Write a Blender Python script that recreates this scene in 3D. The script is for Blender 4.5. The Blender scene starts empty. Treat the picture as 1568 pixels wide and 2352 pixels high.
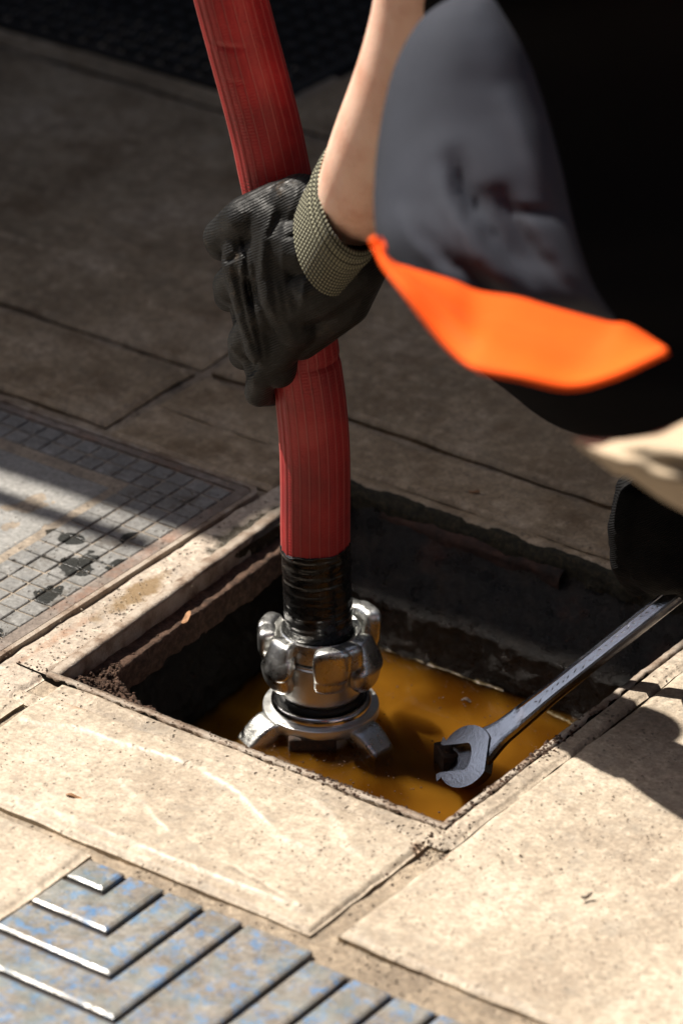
import bpy, bmesh, math, random
import numpy as np
from mathutils import Vector, Matrix
random.seed(7); rng = np.random.default_rng(7)
SC = bpy.context.scene; COL = SC.collection
R = math.radians
# ------------------------------------------------------------------ camera, sky, sun, exposure
TH, D, F = R(28.5), 3.57, 10000.0            # pitch, distance to the ground point at the picture centre, focal length
AL = R(36)                                    # the paving runs at 36 degrees to the view
CAM = np.array([0, -D*math.cos(TH), D*math.sin(TH)])
FW = np.array([0, math.cos(TH), -math.sin(TH)]); UP = np.array([0, math.sin(TH), math.cos(TH)]); RT = np.array([1., 0, 0])
cd = bpy.data.cameras.new('camera'); cam = bpy.data.objects.new('camera', cd); COL.objects.link(cam)
cam.location = CAM; cam.rotation_euler = (R(90)-TH, 0, 0)
cd.sensor_fit = 'VERTICAL'; cd.sensor_height = 36; cd.sensor_width = 24; cd.lens = F/2352*36
cd.clip_start = .05; cd.clip_end = 400
cd.dof.use_dof = True; cd.dof.focus_distance = 3.33; cd.dof.aperture_fstop = 5.2
SC.camera = cam
w = bpy.data.worlds.new('World'); SC.world = w; w.use_nodes = True
wn = w.node_tree.nodes; bg = wn['Background']; sky = wn.new('ShaderNodeTexSky'); sky.sky_type = 'NISHITA'
sky.sun_disc = False
SUNEL = R(56); SD = np.array([-.829*math.cos(SUNEL), .559*math.cos(SUNEL), math.sin(SUNEL)])   # towards the sun
sky.sun_elevation = SUNEL; sky.sun_rotation = math.atan2(SD[0], SD[1]); sky.air_density = 1; sky.dust_density = 3.0; sky.ozone_density = .4
w.node_tree.links.new(sky.outputs[0], bg.inputs[0]); bg.inputs[1].default_value = .075
sl = bpy.data.lights.new('sun', 'SUN'); sl.energy = 5; sl.angle = R(.5); sl.color = (1, .93, .83)
so = bpy.data.objects.new('sun', sl); COL.objects.link(so)
so.rotation_euler = Vector(SD).to_track_quat('Z', 'Y').to_euler(); so.location = (-4, 3, 8)
SC.view_settings.view_transform = 'Standard'; SC.view_settings.look = 'None'
SC.view_settings.exposure = .85; SC.view_settings.gamma = 1
SC.render.engine = 'CYCLES'
SC.cycles.max_bounces = 8
# ------------------------------------------------------------------ helpers
def ray(x, y): return FW + RT*(x-784)/F - UP*(y-1176)/F
def G(x, y, z=0.):                            # point of the plane at height z seen at (x, y)
    r = ray(x, y); return CAM + r*((z-CAM[2])/r[2])
def V(x, y, Y):                               # point at world depth Y seen at (x, y)
    r = ray(x, y); return CAM + r*((Y-CAM[1])/r[1])
def W(u, v, z=0.):                            # paving coordinates to world
    return np.array([u*math.cos(AL)+v*math.sin(AL), -u*math.sin(AL)+v*math.cos(AL), z])
def UV(x, y, z=0.):
    p = G(x, y, z); return (p[0]*math.cos(AL)-p[1]*math.sin(AL), p[0]*math.sin(AL)+p[1]*math.cos(AL))
_perm = rng.random((64, 64, 64))
def vn(x, y, z=0., s=0):
    x = np.asarray(x, float)+17.3*s; y = np.asarray(y, float)+5.1*s; z = np.asarray(z, float)+0*x+3.7*s
    xi, yi, zi = np.floor(x).astype(int), np.floor(y).astype(int), np.floor(z).astype(int)
    fx, fy, fz = x-xi, y-yi, z-zi
    fx, fy, fz = [t*t*(3-2*t) for t in (fx, fy, fz)]
    g = lambda a, b, c: _perm[(xi+a) % 64, (yi+b) % 64, (zi+c) % 64]
    l = lambda a, b, t: a+(b-a)*t
    return l(l(l(g(0,0,0), g(1,0,0), fx), l(g(0,1,0), g(1,1,0), fx), fy), l(l(g(0,0,1), g(1,0,1), fx), l(g(0,1,1), g(1,1,1), fx), fy), fz)*2-1
def fbm(x, y, z=0., s=0, o=4):
    a, r, f = 1., 0, 1.
    for k in range(o): r = r+a*vn(x*f, y*f, np.asarray(z)*f, s+k); a *= .5; f *= 2.03
    return r
def sstep(a, b, x): t = np.clip((x-a)/(b-a), 0, 1); return t*t*(3-2*t)
def link(o, parent=None):
    COL.objects.link(o)
    if parent is not None: o.parent = parent
    return o
def tag(o, label=None, cat=None, group=None, kind=None):
    for k, v in (('label', label), ('category', cat), ('group', group), ('kind', kind)):
        if v: o[k] = v
    return o
def mk(name, v, f, mat, parent=None, smooth=True, uvs=None):
    me = bpy.data.meshes.new(name); me.from_pydata([tuple(map(float, p)) for p in v], [], [tuple(map(int, q)) for q in f])
    if smooth: me.polygons.foreach_set('use_smooth', [True]*len(me.polygons))
    if mat: me.materials.append(getattr(mat, 'm', mat))
    if uvs is not None:
        l = me.uv_layers.new(name='uv'); vi = np.zeros(len(me.loops), int); me.loops.foreach_get('vertex_index', vi)
        l.data.foreach_set('uv', np.asarray(uvs)[vi].ravel())
    me.update(); return link(bpy.data.objects.new(name, me), parent)
def empty(name, loc=(0, 0, 0), rz=0):
    o = bpy.data.objects.new(name, None); COL.objects.link(o); o.location = tuple(map(float, loc)); o.rotation_euler = (0, 0, rz)
    o.empty_display_size = .05; return o
def keep(parent, *objs):                      # parent things built in world coordinates without moving them
    M = Matrix.LocRotScale(parent.location, parent.rotation_euler, None).inverted()
    for o in objs: o.parent = parent; o.matrix_parent_inverse = M
def gridfaces(n, m, wrapu=False, wrapv=False, off=0):
    F_ = []
    for i in range(n if wrapu else n-1):
        for j in range(m if wrapv else m-1):
            a = i*m+j; b = i*m+(j+1) % m; c = ((i+1) % n)*m+(j+1) % m; d = ((i+1) % n)*m+j
            F_.append((a+off, b+off, c+off, d+off))
    return F_
def loft(sections, nseg, cap=True):           # rings of nseg points each -> verts, faces
    v = []; f = []
    for s in sections: v += [tuple(p) for p in s]
    n = len(sections)
    for i in range(n-1):
        for j in range(nseg):
            a, b = i*nseg+j, i*nseg+(j+1) % nseg
            f.append((a, b, b+nseg, a+nseg))
    if cap:
        f.append(tuple(range(nseg))[::-1]); f.append(tuple(range((n-1)*nseg, n*nseg)))
    return v, f
def spline(pts, n):                           # Catmull-Rom through rows of pts
    P = np.array(pts, float); P = np.vstack([2*P[0]-P[1], P, 2*P[-1]-P[-2]]); m = len(P)-3; out = []
    for t in np.linspace(0, m, n):
        i = min(int(t), m-1); s = t-i; a, b, c, d = P[i:i+4]
        out.append(.5*((2*b)+(-a+c)*s+(2*a-5*b+4*c-d)*s*s+(-a+3*b-3*c+d)*s**3))
    return np.array(out)
def frames(C):                                # tangent frames along a centreline
    T = np.gradient(C, axis=0); T /= np.linalg.norm(T, axis=1)[:, None]
    n = np.cross(T[0], [0, 1, 0.01]); n /= np.linalg.norm(n); N = []; B = []
    for t in T:
        n = n-t*(n@t); n /= np.linalg.norm(n); N.append(n); B.append(np.cross(t, n))
    return T, np.array(N), np.array(B)
def lathe(prof, n, centre=(0, 0, 0)):         # prof rows (r, z)
    a = np.linspace(0, 2*math.pi, n, endpoint=False); v = []; f = []
    for r, z in prof: v += [(centre[0]+r*math.cos(t), centre[1]+r*math.sin(t), centre[2]+z) for t in a]
    for i in range(len(prof)-1):
        for j in range(n): f.append((i*n+j, i*n+(j+1) % n, (i+1)*n+(j+1) % n, (i+1)*n+j))
    return v, f
def capsule(p, q, ra, rb, n=14, m=6, squash=None):
    p, q = np.array(p, float), np.array(q, float); ax = q-p; L = np.linalg.norm(ax); ax = ax/max(L, 1e-9)
    h = np.cross(ax, [.3, .9, .1]); h /= np.linalg.norm(h); k = np.cross(ax, h); rings = []
    for i in range(m): t = math.pi/2*(i+.15)/m; rings.append((p-ax*ra*math.cos(t), ra*math.sin(t)))
    for i in range(5): s = i/4; rings.append((p+(q-p)*s, ra+(rb-ra)*s))
    for i in range(m-1, -1, -1): t = math.pi/2*(i+.15)/m; rings.append((q+ax*rb*math.cos(t), rb*math.sin(t)))
    secs = [[c+r*(math.cos(2*math.pi*j/n)*h+math.sin(2*math.pi*j/n)*k) for j in range(n)] for c, r in rings]
    return loft(secs, n)
def ellipsoid(c, ax, n=18, m=12, e=1.0, rot=None):
    v = []; f = []; sg = lambda x: math.copysign(abs(x)**e, x)
    for i in range(m+1):
        ph = -math.pi/2+math.pi*min(max(i/m, .01), .99)
        for j in range(n):
            t = 2*math.pi*j/n; p = np.array([sg(math.cos(ph))*sg(math.cos(t))*ax[0], sg(math.cos(ph))*sg(math.sin(t))*ax[1], sg(math.sin(ph))*ax[2]])
            if rot is not None: p = rot@p
            v.append(np.array(c)+p)
    for i in range(m):
        for j in range(n): f.append((i*n+j, i*n+(j+1) % n, (i+1)*n+(j+1) % n, (i+1)*n+j))
    f.append(tuple(range(n))[::-1]); f.append(tuple(range(m*n, (m+1)*n)))
    return v, f
def join(parts):
    v = []; f = []
    for a, b in parts:
        o = len(v); v += list(a); f += [tuple(i+o for i in q) for q in b]
    return v, f
def union(name, parts, voxel, mat, parent=None, smooth=4, disp=None):   # overlapping solids fused into one skin
    v, f = join(parts); t = mk('tmp', v, f, None)
    m = t.modifiers.new('r', 'REMESH'); m.mode = 'VOXEL'; m.voxel_size = voxel
    s = t.modifiers.new('s', 'SMOOTH'); s.iterations = smooth; s.factor = .5
    dg = bpy.context.evaluated_depsgraph_get(); me = bpy.data.meshes.new_from_object(t.evaluated_get(dg))
    bpy.data.objects.remove(t)
    if disp:
        n = len(me.vertices); c = np.zeros(n*3); me.vertices.foreach_get('co', c); c = c.reshape(-1, 3)
        nn = np.zeros(n*3); me.vertices.foreach_get('normal', nn); nn = nn.reshape(-1, 3)
        me.vertices.foreach_set('co', (c+nn*disp(c, nn)[:, None]).ravel()); me.update()
    me.name = name; me.materials.clear(); me.materials.append(getattr(mat, 'm', mat))
    me.polygons.foreach_set('use_smooth', [True]*len(me.polygons))
    return link(bpy.data.objects.new(name, me), parent)
def boxm(x0, x1, y0, y1, z0, z1, b=0.):       # box with a chamfered top when b > 0
    if b <= 0:
        v = [(x, y, z) for z in (z0, z1) for x, y in ((x0, y0), (x1, y0), (x1, y1), (x0, y1))]
        return v, [(3, 2, 1, 0), (4, 5, 6, 7), (0, 1, 5, 4), (1, 2, 6, 5), (2, 3, 7, 6), (3, 0, 4, 7)]
    v = [(x, y, z0) for x, y in ((x0, y0), (x1, y0), (x1, y1), (x0, y1))]
    v += [(x, y, z1-b) for x, y in ((x0, y0), (x1, y0), (x1, y1), (x0, y1))]
    v += [(x, y, z1) for x, y in ((x0+b, y0+b), (x1-b, y0+b), (x1-b, y1-b), (x0+b, y1-b))]
    f = [(8, 9, 10, 11), (3, 2, 1, 0)]
    for k in (0, 4): f += [(k+i, k+(i+1) % 4, k+4+(i+1) % 4, k+4+i) for i in range(4)]
    return v, f
# ------------------------------------------------------------------ materials
class Mat:
    def __init__(s, name, col=(.5, .5, .5), rough=.8, metal=0, spec=.5):
        s.m = bpy.data.materials.new(name); s.m.use_nodes = True; s.t = s.m.node_tree; s.n = s.t.nodes
        s.b = s.n['Principled BSDF']; s.set('Base Color', (*col, 1)); s.set('Roughness', rough); s.set('Metallic', metal)
        s.set('Specular IOR Level', spec); s.tc = s.n.new('ShaderNodeTexCoord')
    def set(s, k, v):
        if isinstance(v, bpy.types.NodeSocket): s.t.links.new(v, s.b.inputs[k])
        else:
            for l_ in list(s.b.inputs[k].links): s.t.links.remove(l_)
            s.b.inputs[k].default_value = v
    def L(s, a, b): s.t.links.new(a, b)
    def co(s, kind='Object', sc=(1, 1, 1), rot=(0, 0, 0), loc=(0, 0, 0)):
        mp = s.n.new('ShaderNodeMapping'); mp.inputs['Scale'].default_value = sc; mp.inputs['Rotation'].default_value = rot
        mp.inputs['Location'].default_value = loc; s.L(s.tc.outputs[kind], mp.inputs[0]); return mp.outputs[0]
    def noise(s, scale, det=5, rough=.6, co=None, dist=0):
        n = s.n.new('ShaderNodeTexNoise'); n.inputs['Scale'].default_value = scale; n.inputs['Detail'].default_value = det
        n.inputs['Roughness'].default_value = rough; n.inputs['Distortion'].default_value = dist
        s.L(co or s.tc.outputs['Object'], n.inputs['Vector']); return n.outputs['Fac']
    def voro(s, scale, co=None, feat='F1', out='Distance'):
        n = s.n.new('ShaderNodeTexVoronoi'); n.feature = feat; n.inputs['Scale'].default_value = scale
        s.L(co or s.tc.outputs['Object'], n.inputs['Vector']); return n.outputs[out]
    def wave(s, scale, co, axis='X', dist=0, prof='SIN'):
        n = s.n.new('ShaderNodeTexWave'); n.bands_direction = axis; n.wave_profile = prof; n.inputs['Scale'].default_value = scale
        n.inputs['Distortion'].default_value = dist; s.L(co, n.inputs['Vector']); return n.outputs['Fac']
    def ramp(s, f, stops):
        r = s.n.new('ShaderNodeValToRGB'); e = r.color_ramp.elements
        while len(e) < len(stops): e.new(.5)
        for k, (p, c) in zip(e, stops): k.position = p; k.color = (*c, 1) if hasattr(c, '__len__') else (c, c, c, 1)
        s.L(f, r.inputs[0]); return r.outputs[0]
    def mix(s, f, a, b, mode='MIX'):
        m = s.n.new('ShaderNodeMix'); m.data_type = 'RGBA'; m.blend_type = mode
        for k, v in ((0, f), (6, a), (7, b)):
            if isinstance(v, bpy.types.NodeSocket): s.L(v, m.inputs[k])
            elif k == 0: m.inputs[0].default_value = v
            else: m.inputs[k].default_value = (*v, 1) if hasattr(v, '__len__') else (v, v, v, 1)
        return m.outputs[2]
    def math(s, op, a, b=0., c=0.):
        m = s.n.new('ShaderNodeMath'); m.operation = op
        for k, v in enumerate((a, b, c)):
            if isinstance(v, bpy.types.NodeSocket): s.L(v, m.inputs[k])
            else: m.inputs[k].default_value = v
        return m.outputs[0]
    def bump(s, h, dist=.001, strength=1., prev=None):
        b = s.n.new('ShaderNodeBump'); b.inputs['Distance'].default_value = dist; b.inputs['Strength'].default_value = strength
        s.L(h, b.inputs['Height'])
        if prev: s.L(prev, b.inputs['Normal'])
        s.L(b.outputs[0], s.b.inputs['Normal']); return b.outputs[0]
    def blob(s, cx, cy, rx, ry, wob=.5, sc=60, soft=.1):     # 0..1 mask of an irregular patch round (cx, cy) of the object
        mp = s.co('Object', (1/rx, 1/ry, 0), (0, 0, 0), (-cx/rx, -cy/ry, 0))
        v = s.n.new('ShaderNodeVectorMath'); v.operation = 'LENGTH'; s.L(mp, v.inputs[0])
        d = s.math('ADD', v.outputs['Value'], s.math('MULTIPLY', s.math('SUBTRACT', s.noise(sc, 3), .5), wob*2))
        return s.ramp(d, [(1-soft if soft < 1 else 0, 1.), (1., 0.)])
def stone(name, c1, c2, c3, pits=.5, bump=.0008, stain=(.10, .06, .03), stain_lo=.62, rough=.62, grain=260, extra=None):
    m = Mat(name, rough=rough, spec=.45)
    base = m.ramp(m.noise(9, 6, .62), [(.3, c1), (.5, c2), (.72, c3)])
    f = m.noise(75, 6, .75); base = m.mix(m.ramp(f, [(.40, .55), (.54, 0.)]), base, c1); base = m.mix(m.ramp(f, [(.53, 0.), (.68, .5)]), base, tuple(min(.62, x*1.22) for x in c3))
    g = m.noise(grain, 4, .75); base = m.mix(.65, base, m.ramp(g, [(.32, .26), (.5, .5), (.68, .74)]), 'OVERLAY')
    lich = m.math('MULTIPLY', m.ramp(m.noise(30, 7, .75, m.co(loc=(9, 4, 0))), [(.52, 0.), (.66, 1.)]), .38); base = m.mix(lich, base, (c2[0]*.62, c2[1]*.68, c2[2]*.76))
    st = m.math('MULTIPLY', m.ramp(m.noise(14, 7, .7), [(stain_lo, 0.), (stain_lo+.14, 1.)]), .5); base = m.mix(st, base, stain)
    pv = m.voro(55); pn = m.noise(40, 3)
    pit = m.math('MULTIPLY', m.ramp(pv, [(.05, 1.), (.15, 0.)]), m.ramp(pn, [(.50, 0.), (.58, 1.)]))
    pv2 = m.voro(180); pit2 = m.math('MULTIPLY', m.ramp(pv2, [(.10, 1.), (.28, 0.)]), m.ramp(m.noise(60, 3), [(.47, 0.), (.55, 1.)]))
    pit = m.math('MAXIMUM', pit, m.math('MULTIPLY', pit2, .8))
    base = m.mix(m.math('MULTIPLY', pit, pits), base, (.055, .038, .025))
    at = m.n.new('ShaderNodeAttribute'); at.attribute_name = 'worn'; wp_ = m.math('MAXIMUM', at.outputs['Fac'], 0.); wm_ = m.math('MAXIMUM', m.math('MULTIPLY', at.outputs['Fac'], -1.), 0.)  # worn: glint on step edges painted pale, shade beside them painted dark
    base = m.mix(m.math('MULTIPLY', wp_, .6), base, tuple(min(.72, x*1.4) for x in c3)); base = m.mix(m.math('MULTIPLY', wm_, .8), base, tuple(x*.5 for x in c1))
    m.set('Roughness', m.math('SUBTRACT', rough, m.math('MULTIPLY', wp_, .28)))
    if extra: base = extra(m, base)
    m.set('Base Color', base)
    h = m.math('ADD', m.math('MULTIPLY', f, .9), m.math('MULTIPLY', g, .35)); h = m.math('SUBTRACT', h, m.math('MULTIPLY', pit, 1.2))
    m.bump(h, bump); return m
def wetmix(m, base, masks, dark=(.012, .013, .012)):
    w_ = None
    for k in masks: w_ = k if w_ is None else m.math('MAXIMUM', w_, k)
    m.set('Roughness', m.math('SUBTRACT', .85, m.math('MULTIPLY', w_, .62)))
    return m.mix(m.math('MULTIPLY', w_, .88), base, dark)
def rusty_patch(m, base, spots, col=(.30, .12, .045), a=.7):
    for (x, y, rx, ry) in spots:
        base = m.mix(m.math('MULTIPLY', m.math('MULTIPLY', m.blob(x, y, rx, ry, .7, 45, .5), m.ramp(m.noise(160, 4, .7), [(.35, .2), (.6, 1.)])), a), base, col)
    return base
B1, B2, B3 = (.27, .215, .16), (.40, .335, .255), (.50, .425, .335)
def near_extra(m, b):
    return rusty_patch(m, b, [(.045, -.352, .05, .010), (.02, -.36, .02, .012), (.35, -.374, .016, .012), (.28, -.345, .03, .006)], (.27, .13, .055), .8)
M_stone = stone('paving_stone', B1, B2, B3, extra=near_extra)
M_far = stone('shaded_paving_stone', rough=.5, c1=(.17, .125, .078), c2=(.31, .235, .15), c3=(.44, .35, .25), stain_lo=.5, stain=(.10, .055, .022))  # same stone as the near slabs, with their shade put into the colour
M_band = stone('cement_surround', (.22, .175, .13), (.37, .305, .23), (.50, .42, .33), pits=.9, bump=.0022)
M_mort = stone('joint_mortar', (.17, .13, .09), (.30, .235, .165), (.42, .34, .25), pits=.9, bump=.003)
def strip_extra(m, b):
    b = rusty_patch(m, b, [(-.033, -.16, .006, .2), (-.060, -.30, .006, .06)], (.30, .15, .08), .55)
    b = m.mix(m.math('MULTIPLY', m.blob(-.052, -.205, .012, .05, .9, 60, .45), .85), b, (.17, .105, .04))
    return wetmix(m, b, [m.blob(-.040, -.070, .020, .060, .75, 50, .3), m.blob(-.034, -.130, .006, .05, .8, 60, .4), m.blob(-.03, -.02, .02, .06, .9, 50, .4)], (.04, .034, .022))
M_strip = stone('cement_strip', (.30, .25, .20), (.42, .35, .28), (.55, .47, .38), pits=.9, bump=.002, extra=strip_extra)
M_steel = Mat('rusted_angle_steel', rough=.6)
c = M_steel.ramp(M_steel.noise(45, 6, .7), [(.3, (.09, .055, .035)), (.42, (.22, .16, .115)), (.54, (.33, .275, .22)), (.75, (.42, .37, .31))])
M_steel.set('Base Color', c); M_steel.set('Metallic', .15); M_steel.bump(M_steel.noise(400, 5, .7), .0012)
M_soil = Mat('damp_soil', rough=.95)
M_soil.set('Base Color', M_soil.ramp(M_soil.noise(160, 6, .75), [(.3, (.02, .011, .006)), (.5, (.085, .045, .027)), (.62, (.15, .085, .055)), (.8, (.26, .17, .12))]))
M_soil.bump(M_soil.noise(500, 6, .8), .003)
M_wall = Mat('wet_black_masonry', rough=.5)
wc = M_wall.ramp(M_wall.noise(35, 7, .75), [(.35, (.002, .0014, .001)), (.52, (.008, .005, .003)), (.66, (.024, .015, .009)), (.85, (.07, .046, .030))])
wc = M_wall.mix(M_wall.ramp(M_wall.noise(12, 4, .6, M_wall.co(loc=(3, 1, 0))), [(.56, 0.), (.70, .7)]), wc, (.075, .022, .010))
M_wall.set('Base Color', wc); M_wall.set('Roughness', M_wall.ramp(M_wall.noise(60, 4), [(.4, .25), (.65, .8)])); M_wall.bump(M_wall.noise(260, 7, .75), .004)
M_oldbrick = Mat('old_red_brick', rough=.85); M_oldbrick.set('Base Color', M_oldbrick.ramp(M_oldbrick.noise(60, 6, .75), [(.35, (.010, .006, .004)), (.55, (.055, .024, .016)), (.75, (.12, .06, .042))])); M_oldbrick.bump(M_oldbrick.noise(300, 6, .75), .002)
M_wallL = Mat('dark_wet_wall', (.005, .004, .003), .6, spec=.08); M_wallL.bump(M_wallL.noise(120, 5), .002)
M_moss = Mat('mossy_grime', rough=.9)
M_moss.set('Base Color', M_moss.ramp(M_moss.noise(190, 6, .75), [(.35, (.008, .007, .004)), (.52, (.03, .026, .011)), (.7, (.09, .06, .03)), (.85, (.2, .13, .08))]))
M_moss.bump(M_moss.noise(380, 6, .8), .003)
# water: murky amber, opaque a few millimetres down
M_water = Mat('murky_amber_water', rough=.06, spec=.6)
wcol = M_water.ramp(M_water.noise(9, 6, .62, dist=.8), [(.3, (.030, .011, .0008)), (.5, (.075, .031, .0025)), (.66, (.145, .070, .007)), (.85, (.21, .115, .018))])
film = M_water.math('MULTIPLY', M_water.ramp(M_water.noise(26, 7, .75, dist=1.2), [(.58, 0.), (.70, 1.)]), .22); wcol = M_water.mix(film, wcol, (.34, .24, .12)); M_water.set('Base Color', wcol); M_water.set('Subsurface Weight', 0.)
M_water.bump(M_water.noise(38, 3), .0004)
def pad_extra(m, b):
    r = m.ramp(m.noise(24, 5, .7, m.co(loc=(5, 2, 0))), [(.56, 0.), (.66, .75)])
    b = m.mix(r, b, (.075, .06, .045))
    b = rusty_patch(m, b, [(-.083, -.25, .008, .12), (-.10, -.02, .05, .007), (-.21, -.014, .12, .004), (-.085, -.05, .006, .03)], (.36, .15, .07), .75)
    return wetmix(m, b, [m.blob(-.118, -.196, .016, .020, 1.1, 60, .12), m.blob(-.150, -.165, .012, .010, .6, 80, .05), m.blob(-.094, -.178, .006, .012, .6, 80, .05),
        m.blob(-.108, -.247, .012, .014, .9, 60, .12), m.blob(-.128, -.300, .010, .010, .9, 60, .12), m.blob(-.105, -.325, .014, .014, .9, 60, .12), m.blob(-.115, -.135, .006, .010, .6, 80, .05)])
M_pad = stone('cast_grey_pad', (.125, .122, .115), (.185, .182, .174), (.26, .257, .248), pits=.6, bump=.0012, stain_lo=.66, extra=pad_extra)
def plate_extra(m, b):
    return wetmix(m, b, [m.blob(-.118, -.196, .017, .022, 1.1, 60, .12), m.blob(-.160, -.165, .018, .012, .6, 80, .05), m.blob(-.108, -.247, .013, .015, .9, 60, .12), m.blob(-.128, -.300, .012, .012, .9, 60, .12), m.blob(-.150, -.205, .022, .012, .8, 60, .05)])
M_plate = stone('cover_groove_grit', (.17, .14, .11), (.26, .215, .165), (.34, .28, .215), pits=.4, bump=.0012, extra=plate_extra)
M_panel = stone('plain_grey_panel', (.19, .186, .175), (.245, .24, .227), (.29, .285, .268), pits=.35, bump=.0010, stain_lo=.80)
def blue_extra(m, b):
    n = m.ramp(m.noise(70, 7, .78, dist=.3), [(.50, 0.), (.62, .8)]); b = m.mix(n, b, (.06, .19, .40))
    return m.mix(m.ramp(m.noise(26, 4, .6, m.co(loc=(2, 7, 0))), [(.45, 0.), (.65, .40)]), b, (.135, .195, .205))
M_tact = stone('worn_blue_tactile', (.15, .125, .10), (.205, .185, .16), (.25, .235, .21), pits=.15, bump=.00025, extra=blue_extra)
M_tact.set('Roughness', M_tact.ramp(M_tact.noise(50, 5, .7), [(.38, .22), (.62, .6)])); M_tact.set('Specular IOR Level', .7)
M_groove = Mat('groove_base', (.045, .038, .035), .9); M_groove.bump(M_groove.noise(300), .001)  # dark base plate that shows between the ribs
M_far_gr = Mat('far_grate_black', (.035, .033, .031), .9, spec=.1); M_far_gr.bump(M_far_gr.noise(90, 4), .002)
M_asph = stone('asphalt', (.04, .04, .04), (.055, .052, .05), (.07, .068, .065))
# hose
M_hose = Mat('red_rubber_hose', rough=.5, spec=.45)
uvc = M_hose.co('UV', (1, 1, 1)); hb = M_hose.ramp(M_hose.noise(22, 5, .6), [(.3, (.24, .010, .014)), (.6, (.40, .022, .024)), (.8, (.46, .05, .048))])
sx = M_hose.n.new('ShaderNodeSeparateXYZ'); M_hose.L(M_hose.tc.outputs['UV'], sx.inputs[0])
ph = M_hose.math('FRACT', M_hose.math('MULTIPLY', sx.outputs[0], 22.)); rid = M_hose.ramp(ph, [(0., 1.), (.085, 0.), (.915, 0.), (1., 1.)])
hb = M_hose.mix(M_hose.math('MULTIPLY', rid, .6), hb, (.50, .16, .14))
hb = M_hose.mix(M_hose.ramp(M_hose.noise(130, 6, .8, M_hose.co('Object', (1, 1, .35))), [(.64, 0.), (.70, .4)]), hb, (.40, .20, .17))
hb = M_hose.mix(M_hose.ramp(M_hose.noise(40, 5, .8, M_hose.co('Object', loc=(4, 4, 4))), [(.62, 0.), (.75, .6)]), hb, (.08, .008, .01))
M_hose.set('Base Color', hb); rib = M_hose.math('SINE', M_hose.math('MULTIPLY', sx.outputs[1], 2*math.pi/.0026))
ribm = M_hose.math('MULTIPLY', rib, M_hose.ramp(ph, [(.08, 0.), (.2, 1.), (.8, 1.), (.92, 0.)]))
M_hose.bump(M_hose.math('ADD', M_hose.math('MULTIPLY', ribm, M_hose.ramp(M_hose.noise(25, 3), [(.4, .15), (.6, .5)])), M_hose.noise(500, 3)), .00016)
M_tape = Mat('black_tape', (.008, .008, .008), .22, spec=.6)
M_tape.bump(M_tape.noise(30, 5, .65, M_tape.co('Object', (.7, .7, 2))), .0012)
M_tape.set('Roughness', M_tape.ramp(M_tape.noise(80, 4), [(.4, .18), (.7, .45)]))
def metal(name, c, r0, r1, bump=.0002, stain=None, sc=60):
    m = Mat(name, c, r0, 1.); m.set('Roughness', m.ramp(m.noise(sc, 5, .7), [(.35, r0), (.7, r1)])); m.bump(m.noise(350, 5, .7), bump)
    if stain: m.set('Base Color', m.mix(m.ramp(m.noise(55, 6, .75), [(.56, 0.), (.68, 1.)]), c, stain))
    return m
M_alu = metal('cast_aluminium', (.70, .70, .68), .20, .42, .00035, (.34, .31, .27))
M_chrome = metal('polished_ring', (.72, .72, .74), .08, .2, .00015)
M_turn = metal('turned_aluminium', (.74, .74, .72), .32, .5, .0001)
M_wrench = metal('chrome_vanadium', (.46, .46, .48), .12, .26, .0002, (.30, .30, .31), 90)
M_dark = metal('dark_steel', (.10, .10, .11), .3, .5)
M_rust = Mat('rusty_iron', rough=.8)
M_rust.set('Base Color', M_rust.ramp(M_rust.noise(190, 6, .75), [(.35, (.012, .006, .003)), (.55, (.035, .016, .007)), (.8, (.14, .06, .02))])); M_rust.bump(M_rust.noise(400, 5, .7), .0012)
M_seal = Mat('black_rubber_seal', (.006, .006, .006), .5)
# cloth and skin
M_skin = Mat('skin', rough=.45, spec=.4)
M_skin.set('Base Color', M_skin.ramp(M_skin.noise(24, 5, .6), [(.3, (.70, .36, .25)), (.5, (.82, .51, .385)), (.75, (.88, .60, .47))]))
M_skin.set('Subsurface Weight', .25); M_skin.set('Subsurface Radius', (.012, .004, .002)); M_skin.set('Subsurface Scale', 1.); M_skin.bump(M_skin.noise(260, 6, .75), .0008)
M_glove = Mat('black_coated_glove', rough=.38, spec=.26)
M_glove.set('Base Color', M_glove.mix(M_glove.ramp(M_glove.noise(55, 6, .75), [(.58, 0.), (.74, .9)]), (.008, .008, .008), (.06, .043, .028)))
gk = M_glove.wave(165, M_glove.co('Object', rot=(.3, .5, .9)), 'Z', 2.0)
M_glove.bump(M_glove.math('ADD', M_glove.math('MULTIPLY', gk, .45), M_glove.math('MULTIPLY', M_glove.noise(70, 4), 2.0)), .0006)
M_glove.set('Roughness', M_glove.ramp(M_glove.noise(45, 4), [(.35, .40), (.65, .62)]))
M_glove2 = Mat('black_knit_glove', (.004, .004, .0045), .7, spec=.12); M_glove2.bump(M_glove2.wave(200, M_glove2.co('Object', rot=(.3, .5, .9)), 'Z', 2.0), .0005)
M_knit = Mat('olive_knit_cuff', rough=.85)
ku = M_knit.co('UV'); ks = M_knit.n.new('ShaderNodeSeparateXYZ'); M_knit.L(M_knit.tc.outputs['UV'], ks.inputs[0])
k1 = M_knit.math('SINE', M_knit.math('MULTIPLY', ks.outputs[0], 2*math.pi*76)); k2 = M_knit.math('SINE', M_knit.math('MULTIPLY', ks.outputs[1], 2*math.pi*16))
kk = M_knit.math('MULTIPLY', M_knit.math('ADD', k1, 1.), M_knit.math('ADD', k2, 1.))
kf = M_knit.math('MULTIPLY', kk, .25)
kcol = M_knit.mix(M_knit.ramp(kf, [(.08, 0.), (.5, 1.)]), (.022, .021, .012), (.37, .36, .25))
M_knit.set('Base Color', kcol); M_knit.bump(kf, .0016)
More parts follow.
